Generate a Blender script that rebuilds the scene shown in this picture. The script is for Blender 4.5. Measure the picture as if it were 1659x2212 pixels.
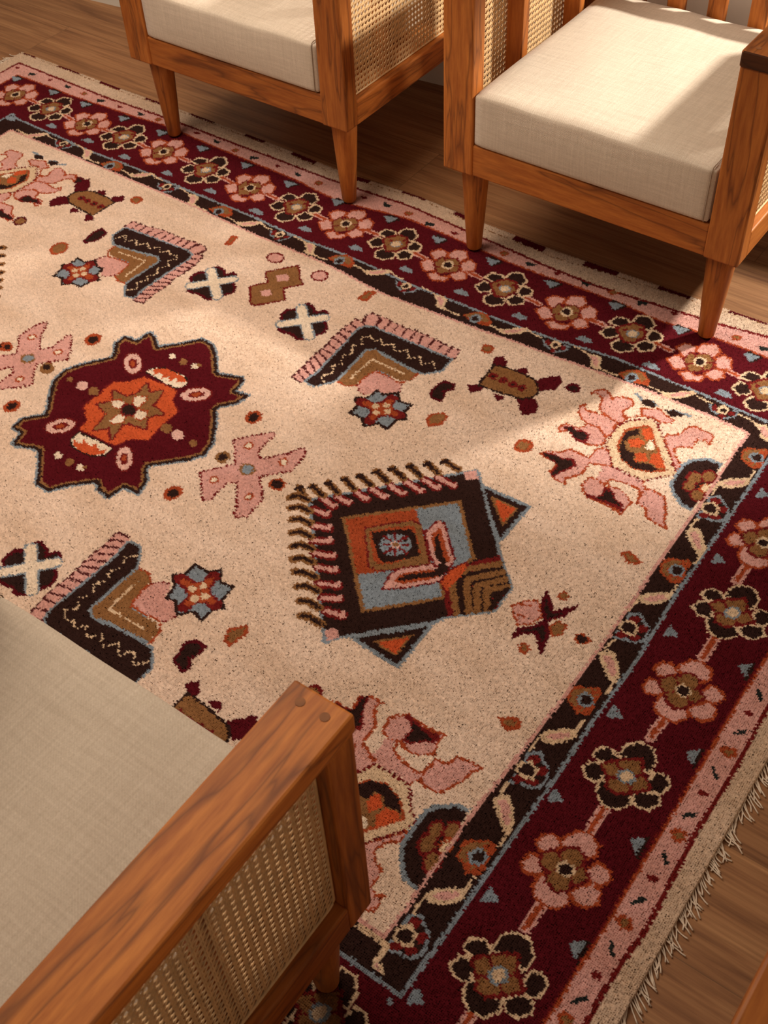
import bpy, bmesh, math, random
import numpy as np
from mathutils import Matrix, Vector

for o in list(bpy.data.objects):
    bpy.data.objects.remove(o)
scene = bpy.context.scene
coll = scene.collection
random.seed(7)

# ------------------------------------------------------------------ camera
cam_data = bpy.data.cameras.new('camera')
cam = bpy.data.objects.new('camera', cam_data)
coll.objects.link(cam)
RIGHT = Vector((0.811212, 0.583480, -0.038562))
DOWN = Vector((0.412039, -0.617158, -0.670328))
FWD = Vector((-0.414922, 0.527889, -0.741062))
cam.matrix_world = Matrix((( RIGHT.x, -DOWN.x, -FWD.x, 1.49531),
                           ( RIGHT.y, -DOWN.y, -FWD.y, -1.07724),
                           ( RIGHT.z, -DOWN.z, -FWD.z, 1.6),
                           (0, 0, 0, 1)))
cam_data.sensor_fit = 'VERTICAL'
cam_data.sensor_height = 36.0
cam_data.lens = 41.0635
cam_data.clip_start = 0.02
cam_data.dof.use_dof = True
cam_data.dof.focus_distance = 2.15
cam_data.dof.aperture_fstop = 15.0
scene.camera = cam

# ------------------------------------------------------------------ light
world = bpy.data.worlds.new('room_light')
scene.world = world
world.use_nodes = True
bg = world.node_tree.nodes['Background']
bg.inputs['Color'].default_value = (1.0, 0.80, 0.63, 1)
bg.inputs['Strength'].default_value = 0.175

def lamp(name, kind, loc, target, energy, color, **kw):
    d = bpy.data.lights.new(name, kind)
    d.energy = energy
    d.color = color
    for k, v in kw.items():
        setattr(d, k, v)
    o = bpy.data.objects.new(name, d)
    coll.objects.link(o)
    o.location = loc
    o.rotation_euler = (Vector(target) - Vector(loc)).to_track_quat('-Z', 'Y').to_euler()
    return o

# unseen spot lamp close behind the back wall's window, placed from the chair shadows
lamp('low_window_spot', 'SPOT', (1.91, 2.59, 2.02), (0.25, 0.45, 0.2), 540, (1.0, 0.93, 0.83),
     shadow_soft_size=0.085, spot_size=math.radians(70), spot_blend=0.6)
# added soft overhead fill, brightest at left and fading toward the lower right
lamp('overhead_fill', 'AREA', (-0.50, 0.08, 2.12), (-0.15, -0.05, 0.0), 46, (1.0, 0.835, 0.69),
     shape='RECTANGLE', size=1.6, size_y=1.4)

# added low warm fill from the right, brightens the near chair's outer cane
lamp('warm_side_fill', 'AREA', (3.3, -0.75, 0.75), (1.0, -0.8, 0.45), 6.5, (1.0, 0.66, 0.38), shape='DISK', size=0.7)

scene.view_settings.view_transform = 'Standard'
scene.view_settings.look = 'None'
scene.view_settings.gamma = 1.0
scene.view_settings.use_curve_mapping = False
scene.view_settings.exposure = 0.08

# ------------------------------------------------------------------ helpers
def link(name, me, mat=None, parent=None, smooth=False):
    o = bpy.data.objects.new(name, me)
    coll.objects.link(o)
    if mat is not None:
        me.materials.append(mat)
    if parent is not None:
        o.parent = parent
    if smooth:
        me.polygons.foreach_set('use_smooth', np.ones(len(me.polygons), bool))
    return o

def from_bm(name, bm, mat, parent=None, smooth=False):
    me = bpy.data.meshes.new(name)
    bmesh.ops.recalc_face_normals(bm, faces=bm.faces)
    bm.to_mesh(me)
    bm.free()
    return link(name, me, mat, parent, smooth)

def tag(o, label=None, cat=None, group=None, kind=None):
    for k, v in (('label', label), ('category', cat), ('group', group), ('kind', kind)):
        if v:
            o[k] = v
    return o

def add_box(bm, x0, x1, y0, y1, z0, z1, bev=0.0, seg=2):
    vs = [bm.verts.new((x, y, z)) for x in (x0, x1) for y in (y0, y1) for z in (z0, z1)]
    q = [(0, 1, 3, 2), (4, 6, 7, 5), (0, 4, 5, 1), (2, 3, 7, 6), (0, 2, 6, 4), (1, 5, 7, 3)]
    fs = [bm.faces.new([vs[i] for i in f]) for f in q]
    if bev:
        es = list({e for f in fs for e in f.edges})
        bmesh.ops.bevel(bm, geom=es, offset=bev, segments=seg, profile=0.5, affect='EDGES')

def box_obj(name, dims, mat, parent=None, bev=0.003, seg=2):
    bm = bmesh.new()
    add_box(bm, *dims, bev=bev, seg=seg)
    return from_bm(name, bm, mat, parent)

def add_tube(bm, pts, rad, sides=6, closed=False):
    pts = [Vector(p) for p in pts]
    n = len(pts)
    rings = []
    prev = None
    for i, p in enumerate(pts):
        a = pts[(i - 1) % n] if (closed or i > 0) else p
        b = pts[(i + 1) % n] if (closed or i < n - 1) else p
        t = (b - a).normalized()
        ref = Vector((0, 0, 1)) if abs(t.z) < 0.9 else Vector((1, 0, 0))
        u = t.cross(ref).normalized()
        if prev is not None and u.dot(prev) < 0 and not closed:
            pass
        prev = u
        v = t.cross(u)
        r = rad[i] if isinstance(rad, (list, tuple)) else rad
        rings.append([bm.verts.new(p + r * (math.cos(2 * math.pi * k / sides) * u + math.sin(2 * math.pi * k / sides) * v)) for k in range(sides)])
    for i in range(n if closed else n - 1):
        A, B = rings[i], rings[(i + 1) % n]
        for k in range(sides):
            bm.faces.new((A[k], A[(k + 1) % sides], B[(k + 1) % sides], B[k]))
    if not closed:
        bm.faces.new(rings[0][::-1])
        bm.faces.new(rings[-1])

# ------------------------------------------------------------------ materials
def material(name):
    m = bpy.data.materials.new(name)
    m.use_nodes = True
    nt = m.node_tree
    b = nt.nodes['Principled BSDF']
    return m, nt, b

def node(nt, kind, **kw):
    n = nt.nodes.new(kind)
    for k, v in kw.items():
        if k in n.inputs:
            n.inputs[k].default_value = v
        else:
            setattr(n, k, v)
    return n

def ramp(nt, stops):
    r = nt.nodes.new('ShaderNodeValToRGB')
    el = r.color_ramp.elements
    while len(el) < len(stops):
        el.new(0.5)
    for e, (p, c) in zip(el, stops):
        e.position = p
        e.color = (*c, 1)
    return r

def mixc(nt, a, b, fac, mode='MIX'):
    n = nt.nodes.new('ShaderNodeMix')
    n.data_type = 'RGBA'
    n.blend_type = mode
    for sock, v in ((n.inputs[0], fac), (n.inputs[6], a), (n.inputs[7], b)):
        if isinstance(v, bpy.types.NodeSocket):
            nt.links.new(v, sock)
        elif isinstance(v, (int, float)):
            sock.default_value = v
        else:
            sock.default_value = (*v, 1)
    return n.outputs[2]

def wood(name, axis, light=(0.56, 0.200, 0.040), mid=(0.34, 0.097, 0.018), dark=(0.10, 0.028, 0.009), rough=0.5):
    """oiled teak: long streaks and cathedral veins running along one axis of the part"""
    m, nt, b = material(name)
    L = nt.links
    tc = node(nt, 'ShaderNodeTexCoord')
    oi = node(nt, 'ShaderNodeObjectInfo')
    add = node(nt, 'ShaderNodeVectorMath', operation='MULTIPLY_ADD')
    comb = node(nt, 'ShaderNodeCombineXYZ')
    for i in range(3):
        L.new(oi.outputs['Random'], comb.inputs[i])
    L.new(comb.outputs[0], add.inputs[0])
    add.inputs[1].default_value = (3.1, 5.3, 7.7)
    L.new(tc.outputs['Object'], add.inputs[2])
    mp = node(nt, 'ShaderNodeMapping')
    L.new(add.outputs[0], mp.inputs['Vector'])
    sc = [9.0, 9.0, 9.0]
    sc[axis] = 0.9
    mp.inputs['Scale'].default_value = sc
    n1 = node(nt, 'ShaderNodeTexNoise', Scale=2.2, Detail=3.0, Roughness=0.55, Distortion=0.35)
    L.new(mp.outputs[0], n1.inputs['Vector'])
    mul = node(nt, 'ShaderNodeMath', operation='MULTIPLY')
    mul.inputs[1].default_value = 4.6
    L.new(n1.outputs[0], mul.inputs[0])
    fr = node(nt, 'ShaderNodeMath', operation='PINGPONG')
    fr.inputs[1].default_value = 0.5
    L.new(mul.outputs[0], fr.inputs[0])
    vein = ramp(nt, [(0.0, (0.0,) * 3), (0.045, (0.45,) * 3), (0.17, (1,) * 3)])
    L.new(fr.outputs[0], vein.inputs[0])
    n2 = node(nt, 'ShaderNodeTexNoise', Scale=14.0, Detail=5.0, Roughness=0.65)
    L.new(mp.outputs[0], n2.inputs['Vector'])
    base = ramp(nt, [(0.30, mid), (0.72, light)])
    L.new(n2.outputs[0], base.inputs[0])
    n3 = node(nt, 'ShaderNodeTexNoise', Scale=1.1, Detail=2.0)
    L.new(mp.outputs[0], n3.inputs['Vector'])
    tone = ramp(nt, [(0.3, (0.72, 0.66, 0.60)), (0.7, (1.12, 1.10, 1.05))])
    L.new(n3.outputs[0], tone.inputs[0])
    c = mixc(nt, dark, base.outputs[0], vein.outputs[0])
    c = mixc(nt, base.outputs[0], c, 0.66)
    c = mixc(nt, c, tone.outputs[0], 1.0, 'MULTIPLY')
    board = ramp(nt, [(0.0, (0.80, 0.76, 0.72)), (1.0, (1.18, 1.20, 1.22))])     # each board a shade of its own
    L.new(oi.outputs['Random'], board.inputs[0])
    c = mixc(nt, c, board.outputs[0], 1.0, 'MULTIPLY')
    L.new(c, b.inputs['Base Color'])
    b.inputs['Roughness'].default_value = rough
    b.inputs['Specular IOR Level'].default_value = 0.28
    bp = node(nt, 'ShaderNodeBump', Strength=0.12, Distance=0.001)
    L.new(n2.outputs[0], bp.inputs['Height'])
    L.new(bp.outputs[0], b.inputs['Normal'])
    return m

TEAK = [wood('teak_across', 0), wood('teak_deep', 1), wood('teak_upright', 2)]

def fabric():
    m, nt, b = material('beige_twill')
    L = nt.links
    tc = node(nt, 'ShaderNodeTexCoord')
    sep = node(nt, 'ShaderNodeSeparateXYZ')
    L.new(tc.outputs['Object'], sep.inputs[0])
    # weave: diagonal twill ribs, wrapped over the top and down the front
    a = node(nt, 'ShaderNodeMath', operation='SUBTRACT')
    L.new(sep.outputs[1], a.inputs[0])
    L.new(sep.outputs[2], a.inputs[1])
    def wave(sx, sa, ph):
        m1 = node(nt, 'ShaderNodeMath', operation='MULTIPLY'); m1.inputs[1].default_value = sx
        m2 = node(nt, 'ShaderNodeMath', operation='MULTIPLY'); m2.inputs[1].default_value = sa
        L.new(sep.outputs[0], m1.inputs[0]); L.new(a.outputs[0], m2.inputs[0])
        s = node(nt, 'ShaderNodeMath', operation='ADD')
        L.new(m1.outputs[0], s.inputs[0]); L.new(m2.outputs[0], s.inputs[1])
        w = node(nt, 'ShaderNodeMath', operation='SINE'); L.new(s.outputs[0], w.inputs[0])
        return w.outputs[0]
    k = 2 * math.pi / 0.0021
    w1 = wave(k, 0.0, 0); w2 = wave(0.0, k, 0); w3 = wave(k * 0.5, k * 0.5, 0)
    p = node(nt, 'ShaderNodeMath', operation='MULTIPLY'); L.new(w1, p.inputs[0]); L.new(w2, p.inputs[1])
    w3h = node(nt, 'ShaderNodeMath', operation='MULTIPLY'); L.new(w3, w3h.inputs[0]); w3h.inputs[1].default_value = 0.14
    s = node(nt, 'ShaderNodeMath', operation='ADD'); L.new(p.outputs[0], s.inputs[0]); L.new(w3h.outputs[0], s.inputs[1])
    nz = node(nt, 'ShaderNodeTexNoise', Scale=420.0, Detail=2.0)
    L.new(tc.outputs['Object'], nz.inputs['Vector'])
    ad = node(nt, 'ShaderNodeMath', operation='MULTIPLY_ADD'); L.new(nz.outputs[0], ad.inputs[0]); ad.inputs[1].default_value = 1.6; L.new(s.outputs[0], ad.inputs[2])
    mr = node(nt, 'ShaderNodeMapRange'); L.new(ad.outputs[0], mr.inputs[0]); mr.inputs[1].default_value = -0.8; mr.inputs[2].default_value = 2.4
    cr = ramp(nt, [(0.0, (0.42, 0.335, 0.25)), (0.5, (0.62, 0.52, 0.405)), (1.0, (0.76, 0.665, 0.54))])
    L.new(mr.outputs[0], cr.inputs[0])
    def streak(sc):
        mp = node(nt, 'ShaderNodeMapping'); mp.inputs['Scale'].default_value = sc
        L.new(tc.outputs['Object'], mp.inputs['Vector'])
        t = node(nt, 'ShaderNodeTexNoise', Scale=1.0, Detail=3.0); L.new(mp.outputs[0], t.inputs['Vector'])
        return t.outputs[0]
    sl = node(nt, 'ShaderNodeMath', operation='ADD'); L.new(streak((14, 220, 220)), sl.inputs[0]); L.new(streak((260, 12, 12)), sl.inputs[1])
    half = node(nt, 'ShaderNodeMath', operation='MULTIPLY'); L.new(sl.outputs[0], half.inputs[0]); half.inputs[1].default_value = 0.5
    tone = ramp(nt, [(0.36, (0.89, 0.87, 0.85)), (0.64, (1.06, 1.06, 1.06))])
    L.new(half.outputs[0], tone.inputs[0])
    L.new(mixc(nt, cr.outputs[0], tone.outputs[0], 1.0, 'MULTIPLY'), b.inputs['Base Color'])
    b.inputs['Roughness'].default_value = 0.95
    b.inputs['Specular IOR Level'].default_value = 0.15
    b.inputs['Sheen Weight'].default_value = 0.15
    bp = node(nt, 'ShaderNodeBump', Strength=0.35, Distance=0.0006)
    L.new(ad.outputs[0], bp.inputs['Height'])
    L.new(bp.outputs[0], b.inputs['Normal'])
    return m
FABRIC = fabric()

def plain(name, col, rough=0.6, nscale=40.0, var=0.12):
    m, nt, b = material(name)
    tc = node(nt, 'ShaderNodeTexCoord')
    nz = node(nt, 'ShaderNodeTexNoise', Scale=nscale, Detail=3.0)
    nt.links.new(tc.outputs['Object'], nz.inputs['Vector'])
    r = ramp(nt, [(0.3, tuple(c * (1 - var) for c in col)), (0.7, tuple(min(1, c * (1 + var)) for c in col))])
    nt.links.new(nz.outputs[0], r.inputs[0])
    nt.links.new(r.outputs[0], b.inputs['Base Color'])
    b.inputs['Roughness'].default_value = rough
    return m
CANE = plain('rattan_cane', (0.75, 0.51, 0.26), 0.5, 60.0, 0.14)
SEAM = plain('seam_thread', (0.30, 0.22, 0.15), 0.9)
FRINGE = plain('cotton_fringe', (0.68, 0.55, 0.42), 0.9, 80.0, 0.1)
END = wood('teak_end_grain', 0, (0.115, 0.040, 0.012), (0.062, 0.020, 0.007), (0.03, 0.010, 0.004))
PEG = plain('teak_peg', (0.27, 0.095, 0.024), 0.7, 90.0, 0.2)
PLASTER = plain('wall_paint', (0.72, 0.68, 0.58), 0.8, 6.0, 0.02)
CEIL = plain('ceiling_paint', (0.80, 0.78, 0.74), 0.9, 6.0, 0.02)

def floor_material():
    m, nt, b = material('oak_planks')
    L = nt.links
    tc = node(nt, 'ShaderNodeTexCoord')
    br = node(nt, 'ShaderNodeTexBrick', offset=0.37, offset_frequency=2)
    br.inputs['Scale'].default_value = 1.0
    br.inputs['Brick Width'].default_value = 1.35
    br.inputs['Row Height'].default_value = 0.19
    br.inputs['Mortar Size'].default_value = 0.0011
    br.inputs['Mortar Smooth'].default_value = 0.3
    br.inputs['Color1'].default_value = (0.0, 0.0, 0.0, 1)
    br.inputs['Color2'].default_value = (1, 1, 1, 1)
    br.inputs['Mortar'].default_value = (0.5, 0.5, 0.5, 1)
    L.new(tc.outputs['Object'], br.inputs['Vector'])
    off = node(nt, 'ShaderNodeVectorMath', operation='MULTIPLY_ADD')
    L.new(br.outputs['Color'], off.inputs[0]); off.inputs[1].default_value = (7, 3, 5)
    L.new(tc.outputs['Object'], off.inputs[2])
    mp = node(nt, 'ShaderNodeMapping'); L.new(off.outputs[0], mp.inputs['Vector'])
    mp.inputs['Scale'].default_value = (0.75, 11.0, 1.0)
    n1 = node(nt, 'ShaderNodeTexNoise', Scale=3.0, Detail=6.0, Roughness=0.62, Distortion=0.5)
    L.new(mp.outputs[0], n1.inputs['Vector'])
    mp2 = node(nt, 'ShaderNodeMapping'); L.new(off.outputs[0], mp2.inputs['Vector'])
    mp2.inputs['Scale'].default_value = (1.6, 60.0, 1.0)
    n2 = node(nt, 'ShaderNodeTexNoise', Scale=3.0, Detail=4.0, Roughness=0.6)
    L.new(mp2.outputs[0], n2.inputs['Vector'])
    c1 = ramp(nt, [(0.28, (0.165, 0.070, 0.029)), (0.48, (0.285, 0.134, 0.056)), (0.72, (0.385, 0.200, 0.088))])
    L.new(n1.outputs[0], c1.inputs[0])
    c2 = ramp(nt, [(0.32, (0.74, 0.70, 0.66)), (0.62, (1.06, 1.05, 1.04))])
    L.new(n2.outputs[0], c2.inputs[0])
    c = mixc(nt, c1.outputs[0], c2.outputs[0], 1.0, 'MULTIPLY')
    tone = ramp(nt, [(0.0, (0.88, 0.86, 0.84)), (1.0, (1.08, 1.08, 1.08))])
    L.new(br.outputs['Color'], tone.inputs[0])
    c = mixc(nt, c, tone.outputs[0], 1.0, 'MULTIPLY')
    seam = node(nt, 'ShaderNodeMath', operation='MULTIPLY'); L.new(br.outputs['Fac'], seam.inputs[0]); seam.inputs[1].default_value = 0.5
    c = mixc(nt, c, (0.07, 0.032, 0.014), seam.outputs[0])
    L.new(c, b.inputs['Base Color'])
    b.inputs['Roughness'].default_value = 0.5
    b.inputs['Specular IOR Level'].default_value = 0.3
    bp = node(nt, 'ShaderNodeBump', Strength=0.15, Distance=0.001)
    L.new(n2.outputs[0], bp.inputs['Height'])
    L.new(bp.outputs[0], b.inputs['Normal'])
    return m

def wool_material():
    m, nt, b = material('dyed_wool_pile')
    L = nt.links
    at = node(nt, 'ShaderNodeAttribute', attribute_name='dye')
    tc = node(nt, 'ShaderNodeTexCoord')
    nz = node(nt, 'ShaderNodeTexNoise', Scale=7.0, Detail=3.0)
    mp = node(nt, 'ShaderNodeMapping'); mp.inputs['Scale'].default_value = (0.8, 2.0, 1.0)
    L.new(tc.outputs['Object'], mp.inputs['Vector']); L.new(mp.outputs[0], nz.inputs['Vector'])
    ab = ramp(nt, [(0.35, (0.93, 0.90, 0.86)), (0.65, (1.05, 1.06, 1.07))])   # faint dye-lot variation
    L.new(nz.outputs[0], ab.inputs[0])
    L.new(mixc(nt, at.outputs['Color'], ab.outputs[0], 1.0, 'MULTIPLY'), b.inputs['Base Color'])
    b.inputs['Roughness'].default_value = 0.95
    b.inputs['Specular IOR Level'].default_value = 0.03
    return m

# ------------------------------------------------------------------ room shell
def wall_y(x):
    return 1.313 + 0.104 * (x + 1.36)
bm = bmesh.new()
add_box(bm, -4.2, 4.2, -4.0, 2.2, -0.05, 0.0)
tag(from_bm('floor', bm, floor_material()), kind='structure')
WX0, WX1, WZ0, WZ1 = -0.35, 1.62, 0.66, 1.27          # unseen window opening, its edges set to cut the spot's light at lower right
def wall_slab(bm, xa, xb, za, zb, d0=0.0, d1=0.12):
    vs = [bm.verts.new((x, wall_y(x) + d, z)) for x in (xa, xb) for d in (d0, d1) for z in (za, zb)]
    for f in [(0, 1, 3, 2), (4, 6, 7, 5), (0, 4, 5, 1), (2, 3, 7, 6), (0, 2, 6, 4), (1, 5, 7, 3)]:
        bm.faces.new([vs[i] for i in f])
bm = bmesh.new()
for s in ((-4.2, 4.2, 0.0, WZ0), (-4.2, WX0, WZ0, WZ1), (WX1, 4.2, WZ0, WZ1), (-4.2, 4.2, WZ1, 2.9)):
    wall_slab(bm, *s)
tag(from_bm('wall_back', bm, PLASTER), kind='structure')
bm = bmesh.new()
for s in ((WX0, WX1, WZ0, WZ0 + .03), (WX0, WX1, WZ1 - .03, WZ1), (WX0, WX0 + .03, WZ0 + .03, WZ1 - .03), (WX1 - .03, WX1, WZ0 + .03, WZ1 - .03)):
    wall_slab(bm, *s, .03, .09)
tag(from_bm('window_1', bm, TEAK[0]), kind='structure')

# ------------------------------------------------------------------ rug design
# outlines in millimetres on the rug: op (f = filled shape, s = line, sd = dotted line), dye, inset or width, points
RINGS = {
    4: "-1030 622 -876 621 -720 618 -556 618 -352 616 -158 612 13 606 218 589 375 600 544 610 644 611 737 616 852 619 973 617 1070 614 1070 543 1076 403 1074 249 1078 93 1079 -6 1076 -138 1072 -267 1067 -362 1069 -464 1070 -559 1069 -586 -1040 -588",
    3: "-1092 682 -1067 671 -909 668 -763 659 -599 663 -392 660 -202 665 -51 655 118 654 251 650 386 656 515 657 616 660 756 673 864 668 990 664 1087 662 1127 676 1130 563 1131 360 1131 178 1139 26 1137 -97 1138 -241 1136 -372 1135 -516 1133 -638 -1100 -642",
    2: "-1245 838 -1163 840 -1032 840 -923 847 -801 850 -683 859 -577 853 -448 848 -353 846 -219 847 -87 829 -15 835 110 852 265 851 386 845 567 847 684 842 776 832 851 840 950 840 1010 839 1287 830 1310 147 1308 55 1310 -117 1310 -270 1311 -394 1308 -546 1290 -790 -1255 -795",
    1: "-1297 890 -1083 887 -918 885 -814 888 -646 889 -404 889 -138 897 108 896 360 888 596 871 698 876 879 886 984 900 1334 887 1350 54 1354 -83 1351 -203 1358 -365 1351 -469 1352 -530 1334 -843 -1302 -850",
    0: "-1340 944 -1132 943 -945 940 -687 944 -362 940 -158 932 70 944 276 933 465 928 726 939 949 944 1389 942 1395 -177 1389 -314 1387 -498 1389 -890 -1345 -895",
}
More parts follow.
